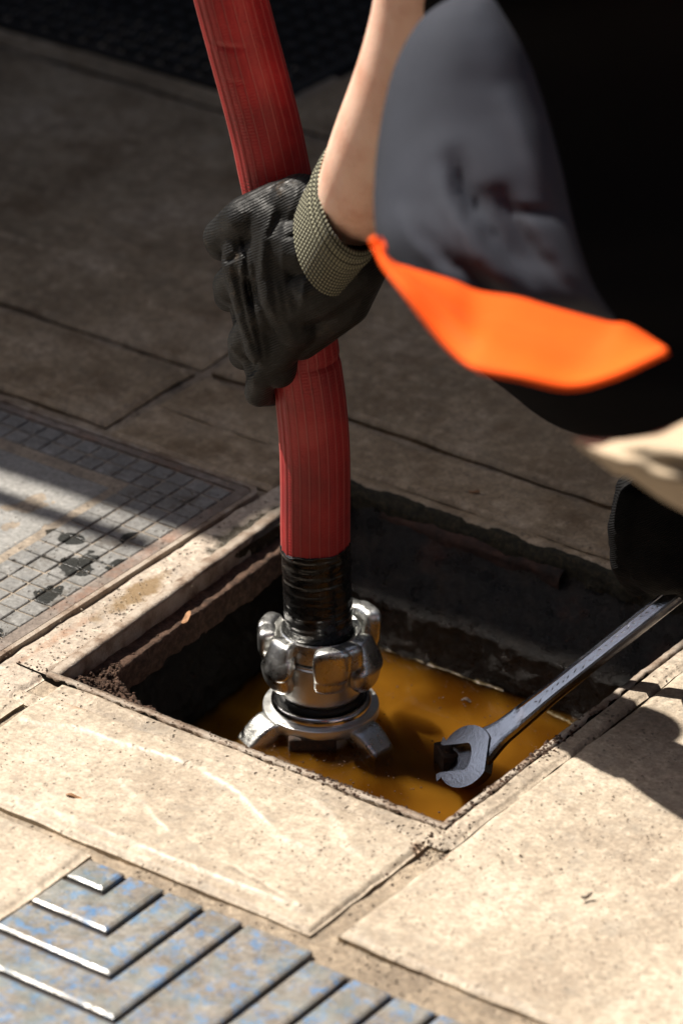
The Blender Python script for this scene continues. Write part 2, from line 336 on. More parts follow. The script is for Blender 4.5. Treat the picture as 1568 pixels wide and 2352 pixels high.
def cloth(name, c, rough=.85, sheen=0., sc=900, bump=.0004):
    m = Mat(name, c, rough, spec=.25); m.set('Sheen Weight', sheen); m.set('Sheen Roughness', .5)
    m.set('Base Color', m.mix(m.ramp(m.noise(8, 5, .6), [(.35, 0.), (.7, 1.)]), c, tuple(x*1.35 for x in c))); m.bump(m.noise(sc, 3), bump); return m
M_grey = cloth('dark_grey_jacket_cloth', (.024, .027, .037), .85, 0.)
M_black = cloth('black_shirt_cloth', (.0035, .0035, .0045)); M_black.set('Specular IOR Level', .05)
M_navy = cloth('navy_shirt_cloth', (.016, .019, .032))
M_orange = cloth('fluorescent_orange_cloth', (.80, .085, .002), .8)
M_orange.set('Subsurface Weight', .0)
M_beige = cloth('beige_trouser_cloth', (.38, .30, .21))
M_leaf = Mat('dry_chip', rough=.8); M_leaf.set('Base Color', M_leaf.ramp(M_leaf.noise(300), [(.3, (.12, .06, .025)), (.7, (.42, .22, .11))]))
M_glint = Mat('water_edge', (.10, .07, .03), .04, spec=.8)
M_brick = Mat('facade_render', rough=.9); M_brick.set('Base Color', M_brick.ramp(M_brick.noise(3), [(.3, (.16, .13, .10)), (.7, (.22, .18, .14))]))
M_glass = Mat('window_glass', (.02, .025, .03), .05, spec=.8)
M_post = Mat('grey_post_paint', (.06, .065, .07), .4)

# ------------------------------------------------------------------ ground, chamber
def relief(u, v, lines, base=.0011, s=0, amp=.0016):
    global RIDGE_GLINT
    RIDGE_GLINT = np.zeros(np.shape(u))
    h = fbm(u*9, v*9, 0, s, 5)*base+fbm(u*60, v*60, 0, s+3, 3)*.00025
    for pts, dz, wd in lines:
        P = np.array(pts); best = np.full(np.shape(u), 9.); sign = np.zeros(np.shape(u))
        for a, b in zip(P[:-1], P[1:]):
            d = b-a; L = (d@d); t = np.clip(((u-a[0])*d[0]+(v-a[1])*d[1])/L, 0, 1)
            ex, ey = u-a[0]-t*d[0], v-a[1]-t*d[1]; q = np.hypot(ex, ey); cr = (d[0]*ey-d[1]*ex)/math.sqrt(L)
            m = q < best; best = np.where(m, q, best); sign = np.where(m, cr, sign)
        sg = sign+.0022*fbm(u*45, v*45, 0, s+7, 4)
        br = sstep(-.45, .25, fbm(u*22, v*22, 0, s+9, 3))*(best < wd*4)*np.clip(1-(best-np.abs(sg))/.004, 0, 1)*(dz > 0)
        RIDGE_GLINT = np.maximum(RIDGE_GLINT, br*.85*np.exp(-((sg-.0004+.0006*fbm(u*300, v*300, 0, s+8, 2))/.00085)**2)); RIDGE_GLINT = RIDGE_GLINT-br*.8*np.exp(-((sg+.0028)/.0015)**2)  # pale glint line along each step and a dark shade line beside it
        # a broken step: the far side stands a little higher and slopes back
        h = h+dz*sstep(-.0030, .0030, sg)*np.exp(-np.clip(sg, 0, 9)/wd)*(best < wd*4)*np.clip(1-(best-np.abs(sg))/.006, 0, 1)
    return h
def px(pts, k=1.951, ox=0, oy=0): return [UV(ox+a/k, oy+b/k) for a, b in pts]
def slab(name, u0, u1, v0, v1, res, mat, parent, lines=(), s=0, base=.0011, rnd=.004, zt=0., th=.03, wob=.0012, label=None, tilt=(0, 0)):
    nu, nv = max(4, int((u1-u0)/res)), max(4, int((v1-v0)/res))
    U, V_ = np.meshgrid(np.linspace(u0, u1, nu), np.linspace(v0, v1, nv), indexing='ij')
    e = np.minimum(np.minimum(U-u0, u1-U), np.minimum(V_-v0, v1-V_))
    chip = .5+.5*fbm(U*40, V_*40, 0, s+11, 3)
    Z0 = relief(U, V_, lines, base, s); wr_ = RIDGE_GLINT; Z = zt+Z0-.0035*(1-sstep(0, rnd*(.6+1.2*np.clip(chip, 0, 2)), e))+tilt[0]*(U-u0)+tilt[1]*(V_-v0)
    k = np.clip(1-e/.03, 0, 1); du = wob*fbm(V_*30, U*8, 0, s+5, 3)*k; dv = wob*fbm(U*30, V_*8, 0, s+6, 3)*k
    v = np.stack([U+du, V_+dv, Z], -1).reshape(-1, 3); f = [q[::-1] for q in gridfaces(nu, nv)]
    # skirt
    ring = [i*nv for i in range(nu)]+[(nu-1)*nv+j for j in range(1, nv)]+[i*nv+nv-1 for i in range(nu-2, -1, -1)]+[j for j in range(nv-2, 0, -1)]
    low = v[ring].copy(); low[:, 2] = zt-th; o = len(v); v = np.vstack([v, low]); n = len(ring)
    f += [(ring[i], ring[(i+1) % n], o+(i+1) % n, o+i) for i in range(n)]
    f = [q for q in f]
    ob = mk(name, v, f, mat, parent); at = ob.data.attributes.new('worn', 'FLOAT', 'POINT')  # carries the painted ridge glint and shade to the stone colour
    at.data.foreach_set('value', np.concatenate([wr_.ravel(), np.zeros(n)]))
    if label: ob['label'] = label
    return ob
pave = empty('pavement', (0, 0, 0), -AL); tag(pave, 'worn stone slab pavement around the open drain', None, None, 'structure')
HL0, HL1, HR, HN, HF = -.020, -.040, .338, -.340, .047      # the opening
nl = [
  (px([(0, 540), (200, 615), (450, 705), (760, 830), (960, 905), (1220, 1005), (1350, 1050)], oy=1550), 0.0033, .02),
  (px([(130, 215), (320, 235), (500, 300), (700, 360), (850, 400)], oy=1550), 0.0030, .02),
  (px([(920, 450), (1070, 540), (1170, 650), (1250, 740), (1400, 790)], oy=1550), 0.0027, .03),
  (px([(1270, 490), (1480, 630), (1560, 780)], oy=1550), 0.0024, .02),
  (px([(530, 480), (620, 570), (740, 700)], oy=1550), 0.0018, .02),
  (px([(1060, 870), (1200, 950), (1350, 1050)], oy=1550), .0010, .015)]
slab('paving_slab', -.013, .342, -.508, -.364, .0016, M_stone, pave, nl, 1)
slab('paving_slab', -.60, -.019, -.508, -.384, .004, M_stone, pave, [], 2)
S2 = [(px([(0, 1230), (300, 1310), (600, 1400), (1000, 1540)], 1.909, 746, 1550), .0016, .03),
      (px([(1568, 870), (1480, 930), (1300, 940)], 1.909, 746, 1550), .0015, .02), (px([(520, 640), (700, 560), (1130, 300)], 1.909, 746, 1550), .0012, .02)]
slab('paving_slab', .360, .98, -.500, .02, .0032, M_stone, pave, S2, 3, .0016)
slab('paving_slab', -.60, .155, -.80, -.518, .004, M_stone, pave, [], 4)
slab('paving_slab', .545, 1.2, -.80, -.512, .006, M_stone, pave, [], 5)
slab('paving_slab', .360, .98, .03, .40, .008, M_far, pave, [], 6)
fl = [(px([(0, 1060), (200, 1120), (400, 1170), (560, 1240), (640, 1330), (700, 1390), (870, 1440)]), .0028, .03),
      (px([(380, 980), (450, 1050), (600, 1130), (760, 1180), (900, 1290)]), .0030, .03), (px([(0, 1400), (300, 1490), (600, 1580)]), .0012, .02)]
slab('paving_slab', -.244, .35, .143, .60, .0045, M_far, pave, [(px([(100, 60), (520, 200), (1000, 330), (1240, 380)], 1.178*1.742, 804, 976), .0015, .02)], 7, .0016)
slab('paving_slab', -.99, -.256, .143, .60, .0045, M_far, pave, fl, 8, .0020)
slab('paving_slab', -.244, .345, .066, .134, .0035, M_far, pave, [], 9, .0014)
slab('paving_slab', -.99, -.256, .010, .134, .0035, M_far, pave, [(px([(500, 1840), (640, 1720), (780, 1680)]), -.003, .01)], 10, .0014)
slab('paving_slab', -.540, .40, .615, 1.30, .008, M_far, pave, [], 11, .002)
# cement bands round the frame
slab('cement_band', -.013, .356, -.3655, HN-.005, .0018, M_band, pave, [(px([(280, 150), (560, 230), (860, 330)], oy=1550), -.0015, .01)], 12, .0016, rnd=.002, zt=-.0002)
slab('cement_band', .3425, .360, -.362, .04, .002, M_band, pave, [], 13, .0016, rnd=.002, zt=-.0003)
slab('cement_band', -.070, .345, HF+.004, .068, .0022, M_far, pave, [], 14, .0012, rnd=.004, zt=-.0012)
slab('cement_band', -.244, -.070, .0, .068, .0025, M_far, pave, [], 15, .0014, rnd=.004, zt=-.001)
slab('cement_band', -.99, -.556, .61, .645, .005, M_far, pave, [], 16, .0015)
strip = slab('cement_strip', -.0738, -.0315, -.385, .050, .0018, M_strip, pave, [], 17, .0014, rnd=.003, zt=-.0010)
slab('cement_band', -.60, -.0135, -.383, -.366, .003, M_band, pave, [], 18, .0014, zt=-.001)
# mortar bed in the joints, one sheet with the opening left out
def sheet(name, rects, z, mat, parent, res=.01, amp=.0012, s=0):
    v = []; f = []
    for (a, b, c_, d) in rects:
        n, m = max(2, int((b-a)/res)+1), max(2, int((d-c_)/res)+1)
        U, V_ = np.meshgrid(np.linspace(a, b, n), np.linspace(c_, d, m), indexing='ij'); Z = z+amp*fbm(U*35, V_*35, 0, s, 3)
        o = len(v); v += list(np.stack([U, V_, Z], -1).reshape(-1, 3)); f += [q[::-1] for q in gridfaces(n, m, off=o)]
    return mk(name, v, f, mat, parent)
sheet('joint_mortar', [(-1.1, -.036, -1.0, .75), (-.036, .345, -1.0, HN-.004), (-.036, .345, HF+.004, .75), (.345, 1.1, -1.0, .75)], -.0062, M_mort, pave, .005, .0014, 31)
gs = sheet('ground', [(-60, -.036, -60, 60), (-.036, .345, -60, HN-.004), (-.036, .345, HF+.004, 60), (.345, 60, -60, 60)], -.045, M_asph, None, 20, 0)
gs.rotation_euler[2] = -AL; tag(gs, kind='structure')
# chamber walls
ch = empty('drain_chamber', (0, 0, 0), -AL); tag(ch, 'brick lined chamber under the open drain', None, None, 'structure')
WZ = -.100
def wallsheet(name, path, n, amp, s, mat, a, b, axis, freq=28):      # path rows (inset, z); runs from a to b along the other axis
    P = []
    path = np.array(path, float)
    for p, q in zip(path[:-1], path[1:]):
        k = max(2, int(np.linalg.norm(q-p)/.0022)); P += [p+(q-p)*t/k for t in range(k)]
    P.append(path[-1]); P = np.array(P); T = np.linspace(a, b, n); v = []
    d = np.gradient(P, axis=0); nn = np.stack([-d[:, 1], d[:, 0]], -1); nn /= np.linalg.norm(nn, axis=1)[:, None]+1e-9
    for t in T:
        h = amp*fbm(t*freq+P[:, 0]*40, P[:, 1]*freq*1.3, 0, s, 5)
        q = P+nn*h[:, None]
        for e in q: v.append((e[0], t, e[1]) if axis == 'u' else (t, e[0], e[1]))
    return mk(name, v, gridfaces(n, len(P)), mat, ch)
# far wall: rim, mossy slope, rough wall, narrow ledge, smooth wall into the water
wallsheet('mossy_rim', [(HF+.007, -.003), (HF+.001, -.003), (HF-.004, -.009), (HF-.005, -.020)], 260, .0022, 40, M_moss, -.05, .36, 'v', 75)
wallsheet('brick_course', [(HF+.002, -.012), (HF-.006, -.014), (HF-.0085, -.017), (HF-.009, -.026)], 200, .0022, 44, M_oldbrick, .01, .19, 'v', 40)
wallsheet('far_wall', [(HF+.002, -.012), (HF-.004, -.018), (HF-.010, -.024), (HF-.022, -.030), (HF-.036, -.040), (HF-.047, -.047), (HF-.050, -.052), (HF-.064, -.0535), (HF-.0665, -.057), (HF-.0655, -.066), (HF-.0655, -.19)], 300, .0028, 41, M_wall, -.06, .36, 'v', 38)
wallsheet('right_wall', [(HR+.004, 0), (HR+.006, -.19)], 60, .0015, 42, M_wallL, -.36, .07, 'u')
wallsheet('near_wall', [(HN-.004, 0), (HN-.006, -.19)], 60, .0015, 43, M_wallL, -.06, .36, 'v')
# left wall leans with the frame, so it is built straight and sheared
lw = []
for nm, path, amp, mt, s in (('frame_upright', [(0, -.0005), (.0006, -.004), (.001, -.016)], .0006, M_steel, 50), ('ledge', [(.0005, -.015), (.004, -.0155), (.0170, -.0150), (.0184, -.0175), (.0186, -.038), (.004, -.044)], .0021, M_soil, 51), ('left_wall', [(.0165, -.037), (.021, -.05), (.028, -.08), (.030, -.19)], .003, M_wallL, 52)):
    o = wallsheet(nm, path, 200, amp, s, mt, HN-.005, HF+.006, 'u', 60)
    for vv in o.data.vertices: vv.co.x += HL0+(HL1-HL0)*(vv.co.y-HN)/(HF-HN)
# steel lip of the frame: four strips
def lip(name, p0, p1, wd, s, z=.0006):
    p0, p1 = np.array(p0), np.array(p1); n = 120; d = (p1-p0)/np.linalg.norm(p1-p0); q = np.array([-d[1], d[0]]); v = []
    for i in range(n):
        t = i/(n-1); c0 = p0+(p1-p0)*t; e = .0011*fbm(t*70, s, 0, s, 4); zz = z+.0006*fbm(t*60, s+2, 0, s, 4)
        for a, b in ((0, -.012), (0, -.0012), (.0010, 0), (wd*.5, .0002), (wd-.001+e, 0), (wd+e, -.004)): v.append((*(c0+q*(a+e*.4)), zz+b))
    return mk(name, v, [x[::-1] for x in gridfaces(n, 6)], M_steel, ch)
lip('frame_lip', (HL1, HF), (HL0, HN), -.0095, 1); lip('frame_lip', (HL0-.009, HN), (HR+.005, HN), -.0045, 2); lip('frame_lip', (HR, HN-.005), (HR, HF+.003), -.004, 3)
# soil on the ledge in the near left corner
def soilpile(name, fn, u0, u1, v0, v1, res, z0):
    nu, nv = int((u1-u0)/res), int((v1-v0)/res); U, V_ = np.meshgrid(np.linspace(u0, u1, nu), np.linspace(v0, v1, nv), indexing='ij')
    Z = fn(U, V_); v = np.stack([U, V_, Z], -1).reshape(-1, 3); return mk(name, v, [q[::-1] for q in gridfaces(nu, nv)], M_soil, ch)
def cornerfn(U, V_):
    a = (U-HL0); b = (V_-HN)
    top = -.0165+.0025*fbm(U*260, V_*260, 0, 63, 3)+.011*np.exp(-((a-.015)/.02)**2-((b-.008)/.02)**2)+.004*fbm(U*70, V_*70, 0, 61, 5)
    edge = np.where(a < .018, .075-a*1.2, np.maximum(.0, .046-(a-.018)*.42))+.005*fbm(U*50, V_*50, 0, 62, 3)
    return np.where(b < edge, top, top-(b-edge)*3.2-.003)
soilpile('soil_heap', cornerfn, HL0-.0005, .145, HN-.001, HN+.095, .0016, 0).data.materials[0] = M_soil.m
# water
M_wat = bpy.data.materials.new('murky_water'); M_wat.use_nodes = True; wt_ = M_wat.node_tree; N_ = wt_.nodes
for n_ in list(N_):
    if n_.type != 'OUTPUT_MATERIAL': N_.remove(n_)
wo = [n_ for n_ in N_ if n_.type == 'OUTPUT_MATERIAL'][0]; fr = N_.new('ShaderNodeFresnel'); fr.inputs['IOR'].default_value = 1.33
tr = N_.new('ShaderNodeBsdfTransparent'); gl_ = N_.new('ShaderNodeBsdfGlossy'); gl_.inputs['Roughness'].default_value = .03; mx_ = N_.new('ShaderNodeMixShader')
nz = N_.new('ShaderNodeTexNoise'); nz.inputs['Scale'].default_value = 30; tcw = N_.new('ShaderNodeTexCoord'); bmp = N_.new('ShaderNodeBump'); bmp.inputs['Distance'].default_value = .0004
lk = wt_.links.new; lk(tcw.outputs['Object'], nz.inputs['Vector']); lk(nz.outputs['Fac'], bmp.inputs['Height']); lk(bmp.outputs[0], gl_.inputs['Normal'])
lk(fr.outputs[0], mx_.inputs[0]); lk(tr.outputs[0], mx_.inputs[1]); lk(gl_.outputs[0], mx_.inputs[2]); lk(mx_.outputs[0], wo.inputs['Surface'])
pv_ = N_.new('ShaderNodeVolumePrincipled'); pv_.inputs['Color'].default_value = (.60, .255, .020, 1); pv_.inputs['Density'].default_value = 60; pv_.inputs['Anisotropy'].default_value = .1
nv_ = N_.new('ShaderNodeTexNoise'); nv_.inputs['Scale'].default_value = 14; nv_.inputs['Detail'].default_value = 4; nv_.inputs['Distortion'].default_value = .6; lk(tcw.outputs['Object'], nv_.inputs['Vector'])
rv_ = N_.new('ShaderNodeValToRGB'); rv_.color_ramp.elements[0].position = .36; rv_.color_ramp.elements[0].color = (.20, .075, .005, 1); rv_.color_ramp.elements[1].position = .64; rv_.color_ramp.elements[1].color = (.56, .29, .03, 1)
lk(nv_.outputs['Fac'], rv_.inputs[0]); lk(rv_.outputs[0], pv_.inputs['Color'])
lk(pv_.outputs[0], wo.inputs['Volume']); SC.cycles.volume_bounces = 4
wsh = mk('water', *boxm(-.035, .352, -.352, .062, -.175, WZ), M_wat, None, False); wsh.rotation_euler[2] = -AL
tag(wsh, 'murky amber water at the bottom of the drain', None, None, 'structure')
mk('chamber_floor', *boxm(-.06, .37, -.37, .08, -.20, -.185), M_rust, ch, False)
def meniscus(a, b, s, r=.0022):
    a, b = np.array(a), np.array(b); n = 160; d = (b-a)/np.linalg.norm(b-a); q = np.array([d[1], -d[0]]); v = []
    for i in range(n):
        t = i/(n-1); c0 = a+(b-a)*t+q*.0012*fbm(t*30, s, 0, s, 3); rr = r*(1+.5*fbm(t*50, s+4, 0, s, 2))
        for k in range(5): g = k/4*math.pi/2; v.append((*(c0+q*rr*(1-math.sin(g))), WZ+rr*(1-math.cos(g))*.8+.0002))
    return v, gridfaces(n, 5)
mv, mf = join([meniscus((-.02, HF-.0662), (.175, HF-.0662), 1), meniscus((.222, HF-.072), (.275, HF-.078), 2)])
mn = mk('meniscus', mv, mf, M_glint, wsh)
# ------------------------------------------------------------------ the building and post whose shade falls over the pavement
bl = empty('building', W(-2.6, 4), -AL); tag(bl, 'rendered building whose corner shades the far half of the pavement', 'building')
BLI = Matrix.Translation((2.6, -4, 0))
def bpart(o, par=None):
    if par is None: o.parent = bl; o.matrix_parent_inverse = BLI
    else: o.parent = par
    return o
VB = -.122
bpart(mk('wall', *boxm(-8.5, -2.6, VB, 9.5, 0, 7.5), M_brick, None, False))
bpart(mk('roof', *boxm(-8.6, -2.62, VB+.02, 9.6, 7.5, 7.75), M_post, None, False))
for vv_ in (1.2, 3.4, 5.6, 7.6):
    for zz_ in (.9, 4.2):
        wf = bpart(mk('window', *boxm(-2.602, -2.55, vv_, vv_+1.2, zz_, zz_+1.9), M_post, None, False))
        bpart(mk('pane', *boxm(-2.555, -2.545, vv_+.08, vv_+1.12, zz_+.08, zz_+1.82), M_glass, None, False), wf)
for (yy0, yy1, face, lab) in ((5.2, 9, 5.2, 'unseen facade added across the far side of the street to cut sky light'), (-9.5, -5.4, -5.4, 'unseen facade added behind the camera side of the street to cut sky light')):
    b3 = empty('building', W(1, (yy0+yy1)/2), -AL); tag(b3, lab, 'building'); I3 = Matrix.Translation((-1, -(yy0+yy1)/2, 0))  # facades added out of view to block sky light and deepen the shade
    o = mk('wall', *boxm(-2.4 if yy0 > 0 else -9, 12, yy0, yy1, 0, 12), M_brick, None, False); o.parent = b3; o.matrix_parent_inverse = I3
    for k in range(5):
        for zz_ in (1., 4.6, 8.2):
            d_ = -.004 if yy0 > 0 else .004; u_ = -1.6+2.6*k
            wf = mk('window', *boxm(u_, u_+1.3, face-.05+d_, face+.05+d_, zz_, zz_+2.1), M_post, None, False); wf.parent = b3; wf.matrix_parent_inverse = I3
            pn_ = mk('pane', *boxm(u_+.08, u_+1.22, face-.056+d_, face+.056+d_, zz_+.08, zz_+2.02), M_glass, None, False); pn_.parent = wf
cb_ = empty('shade_cabinet', W(-1.65, .2), -AL); tag(cb_, 'unseen tall grey cabinet shaped to cast the shade over the inspection cover', 'cabinet')  # added out of view, sized so its shadow ends beside the cover
CBI = Matrix.Translation((1.65, -.2, 0))
for nm, bx in (('plinth', (-1.90, -1.40, -.146, .60, 0, .08)), ('shell', (-1.89, -1.41, -.149, .60, .08, 1.98)), ('cap', (-1.90, -1.40, -.149, .61, 1.98, 2.01)), ('door', (-1.412, -1.402, -.13, .24, .12, 1.86)), ('door', (-1.412, -1.402, .25, .585, .12, 1.86)), ('handle', (-1.404, -1.385, .20, .225, .95, 1.10))):
    o = mk(nm, *boxm(*bx, .002), M_post, None, False); o.parent = cb_; o.matrix_parent_inverse = CBI
po = empty('sign_post', W(-1.22, -.178), -AL); tag(po, 'short slim grey post standing beside the shade cabinet', 'post')
v, f = lathe([(.05, 0), (.05, .006), (.0118, .012), (.0118, 1.66), (.009, 1.666), (0.001, 1.667)], 24); mk('pole', v, f, M_post, po)
# ------------------------------------------------------------------ inspection cover with raised pads
cv = empty('inspection_cover', W(-.2, -.2), -AL); tag(cv, 'grey recessed inspection cover with a raised grid border left of the open drain', 'manhole cover')
def part(o): o.parent = cv; o.matrix_parent_inverse = Matrix.Translation((-(-.2), .2, 0)) if False else Matrix.Identity(4); return o
def shift(v): return [(p[0]+.2, p[1]+.2, p[2]) for p in v]
# materials of the cover read paving coordinates, so its meshes keep them and the offset sits in the parent inverse
CVI = Matrix.Translation((.2, .2, 0))
def cpart(o): o.parent = cv; o.matrix_parent_inverse = CVI; return o
CU0, CU1, CV0, CV1 = -.52, -.0745, -.46, -.0075
def rndrect(a, b, c_, d, r, n=6):
    P = []
    for (x, y, t0) in ((b-r, d-r, 0), (a+r, d-r, 90), (a+r, c_+r, 180), (b-r, c_+r, 270)):
        P += [(x+r*math.cos(R(t0+90*k/n)), y+r*math.sin(R(t0+90*k/n))) for k in range(n+1)]
    return P
def ringframe(name, o1, o2, z0, z1, mat):
    A = rndrect(*o1); B = rndrect(*o2); n = len(A); v = [(x, y, z0) for x, y in A]+[(x, y, z1) for x, y in A]+[(x, y, z1) for x, y in B]+[(x, y, z0) for x, y in B]
    f = []
    for k in range(3): f += [(k*n+i, k*n+(i+1) % n, (k+1)*n+(i+1) % n, (k+1)*n+i) for i in range(n)]
    return cpart(mk(name, v, f, mat, None, False))
ringframe('outer_frame', (CU0, CU1, CV0, CV1, .012), (CU0+.0045, CU1-.0045, CV0+.0045, CV1-.0045, .009), -.01, .0012, M_steel)
M_rim = stone('rusty_cover_rim', (.11, .085, .068), (.20, .165, .14), (.29, .25, .22), pits=.5, bump=.001, stain_lo=.5, stain=(.26, .10, .04))
ringframe('cover_rim', (CU0+.0058, CU1-.0058, CV0+.0058, CV1-.0058, .008), (CU0+.017, CU1-.017, CV0+.014, CV1-.014, .002), -.01, .0006, M_rim)
cpart(slab('base_plate', CU0+.012, CU1-.012, CV0+.010, CV1-.010, .004, M_plate, None, [], 21, .0003, rnd=.001, zt=-.0012, th=.01, wob=0))
PU, PV = -.1785, -.0745                     # corner of the plain panel
cpart(slab('plain_panel', CU0+.1, PU, CV0+.1, PV, .003, M_panel, None, [], 22, .0004, rnd=.002, zt=-.0008, th=.01, wob=.0003))
gu = [-.0925-.01985*k for k in range(23)]; gv = [-.0225-.01985*k for k in range(23)]
GW = .0019; padn = 0
def pad(a, b, c_, d, big=True):
    rr = lambda: random.uniform(-.0004, .0004)
    v, f = boxm(a+GW/2+rr(), b-GW/2+rr(), c_+GW/2+rr(), d-GW/2+rr(), -.004, random.uniform(-.0003, .0003), .0007)
    cpart(mk('raised_pad', v, f, M_pad, None, False))
for i in range(len(gu)-1):
    for j in range(len(gv)-1):
        b, a, d, c_ = gu[i], gu[i+1], gv[j], gv[j+1]
        if a < CU0+.02 or c_ < CV0+.02: continue
        inp = a < PU+.0015 and c_ < PV-.002
        if inp: continue
        if j*0 == 0 and (b < PU+.02 and b > PU and d < PV): a = PU+.0015; 
        if W(a, c_)[0] < -.36 and c_ < -.2: continue
        pad(a, b, c_, d)
# ------------------------------------------------------------------ tactile plate with nested angle ribs
tp = empty('tactile_plate', W(.24, -.62), -AL); tag(tp, 'worn blue tactile plate with nested angled ribs in the bottom left corner', 'tactile paving')
TPI = Matrix.Translation((-.24, .62, 0))
def tpart(o): o.parent = tp; o.matrix_parent_inverse = TPI; return o
TU0, TV1 = .160, -.526
tpart(mk('base_plate', *boxm(TU0, .357, -.86, TV1, -.01, -.0042), M_groove, None, False))
gus = [.160, .1945, .229, .2645, .299]; gvs = [-.526, -.5545, -.5935, -.6335, -.6725]; g = .0056
def ribmesh(poly, z0, z1, b=.0024):          # convex or L outline, small chamfer made by an inset ring
    P = np.array(poly); n = len(P); ins = []
    for i in range(n):
        a = P[i]-P[i-1]; c_ = P[(i+1) % n]-P[i]; a /= np.linalg.norm(a); c_ /= np.linalg.norm(c_)
        na, nc = np.array([-a[1], a[0]]), np.array([-c_[1], c_[0]]); m = na+nc; ins.append(P[i]+m/(1+na@nc)*b*.95)
    v = [(*p, z0) for p in P]+[(*p, z1-b*.52) for p in P]+[(*p, z1-b*.26) for p in P*.5+np.array(ins)*.5]+[(*p, z1) for p in ins]
    f = [(k*n+i, k*n+(i+1) % n, (k+1)*n+(i+1) % n, (k+1)*n+i) for k in range(3) for i in range(n)]+[tuple(range(3*n, 4*n))]
    return v, f
def rr_(p, s): return [(x, y) for x, y in p]
for k in range(5):
    u1 = (gus[k+1] if k < 4 else .3605)-g/2; v1 = (gvs[k+1] if k < 4 else -.8)+g/2
    if k == 0: poly = [(TU0, v1), (u1, v1), (u1, TV1), (TU0, TV1)]
    elif k == 4: poly = [(TU0, -.80), (u1, -.80), (u1, TV1), (gus[4]+g/2, TV1), (gus[4]+g/2, gvs[4]-g/2), (TU0, gvs[4]-g/2)]
    else: poly = [(TU0, v1), (u1, v1), (u1, TV1), (gus[k]+g/2, TV1), (gus[k]+g/2, gvs[k]-g/2), (TU0, gvs[k]-g/2)]
    poly = poly if True else poly[::-1]
    tpart(mk('raised_rib', *ribmesh(poly, -.006, .0004), M_tact, None, False))
t2 = empty('tactile_plate', W(.47, -.66), -AL); tag(t2, 'greyer tactile plate of straight ribs at the bottom centre edge', 'tactile paving')
T2I = Matrix.Translation((-.47, .66, 0))
bs = [.3605, .397, .4335, .470, .505, .540]
o = mk('base_plate', *boxm(.3595, .541, -.86, -.533, -.01, -.0045), M_groove, None, False); o.parent = t2; o.matrix_parent_inverse = T2I
for a, b in zip(bs[:-1], bs[1:]):
    o = mk('raised_rib', *ribmesh([(a+g/2, -.80), (b-g/2, -.80), (b-g/2, -.536), (a+g/2, -.536)], -.006, .0002), M_tact, None, False); o.parent = t2; o.matrix_parent_inverse = T2I
# ------------------------------------------------------------------ far grate, black
fg = empty('drain_grate', W(-.9, 1.0), -AL); tag(fg, 'black gridded grate in deep shade at the top left', 'drain grate')
FGI = Matrix.Translation((.9, -1.0, 0))
def fpart(o): o.parent = fg; o.matrix_parent_inverse = FGI; return o
fpart(mk('base_plate', *boxm(-1.6, -.556, .655, 1.5, -.02, -.009), M_far_gr, None, False))
pp = []
u = -.572
while u > -1.45:
    v_ = .672
    while v_ < 1.35:
        if abs(W(u, v_)[0]) < .9: pp.append(boxm(u-.0165, u, v_, v_+.0165, -.012, .0015, .002))
        v_ += .0250
    u -= .0250
vv, ff = join(pp); o = fpart(mk('raised_pad', vv, ff, M_far_gr, None, False)); o['kind'] = 'stuff'
vv, ff = join([boxm(-1.6, -.556, .650, .660, -.01, .001, .001), boxm(-.566, -.556, .660, 1.5, -.01, .001, .001)]); fpart(mk('grate_frame', vv, ff, M_far_gr, None, False))
# ------------------------------------------------------------------ hose with coupling
B0 = G(737, 1654, WZ); Yc = B0[1]; XC = B0[0]
TOPZ = WZ+.086                                # height of the collar's top face
def lean(py): return .00004*max(0, 900-py)
def H(x, y, dd=0.): return V(x, y, Yc+lean(y)-dd)
hose = empty('suction_hose', (XC, Yc, WZ)); tag(hose, 'red ribbed suction hose with taped end and claw coupling standing in the drain water', 'hose')
def hp(o): keep(hose, o); return o
cl = [(470, -260), (503, -110), (531, 0), (561, 113), (590, 220), (612, 308), (629, 390), (652, 500), (675, 640), (697, 804), (713, 916), (722, 1020), (724, 1120), (724, 1219), (726, 1300), (731, 1400), (734, 1480)]
CP = spline([H(x, y) for x, y in cl], 420); T, N, B = frames(CP)
Ls = np.concatenate([[0], np.cumsum(np.linalg.norm(np.diff(CP, axis=0), axis=1))]); RH = .0262
seg = 176; secs = []; uvs = []
iend = int(np.argmin(np.abs(CP[:, 2]-H(724, 1262)[2])))
def kink(P): return 0
K1, K2 = H(528, 112), H(745, 860)
for i in range(iend+1):
    r0 = RH
    ring = []
    for j in range(seg):
        t = 2*math.pi*j/seg; p_ = (j/seg*22) % 1; p_ = min(p_, 1-p_)
        rr0 = r0+.0010*math.exp(-(p_/.055)**2)-.00035*math.exp(-((p_-.12)/.05)**2)
        q = CP[i]+(math.cos(t)*N[i]+math.sin(t)*B[i])*rr0
        for K_, dpt in ((K1, .0016), (K2, .0014)):
            dz = abs(Ls[i]-Ls[int(np.argmin(np.linalg.norm(CP-K_, axis=1)))]) if j == 0 else dz_
            if j == 0: pass
            dz_ = dz
        ring.append(q); uvs.append((j/seg, Ls[i]))
    secs.append(ring)
v, f = loft(secs, seg, False)
v = np.array(v)
for K_, dpt, wdt in ((H(530, 118, .03), .0014, .012), (H(765, 845, .02), .0018, .02), (H(545, 200, .03), .0005, .01)):   # creases pressed in by bending
    d = v-K_; k_ = np.exp(-(d[:, 2]/.0022)**2)*np.exp(-((d[:, 0])**2)/wdt**2)
    c_ = CP[np.argmin(np.linalg.norm(CP-K_, axis=1))]; dirn = c_-K_; dirn /= np.linalg.norm(dirn); v = v+dirn*(dpt*k_)[:, None]
seam = v
hb_ = mk('hose_body', v, f, M_hose, None, True); ul = hb_.data.uv_layers.new(name='uv')
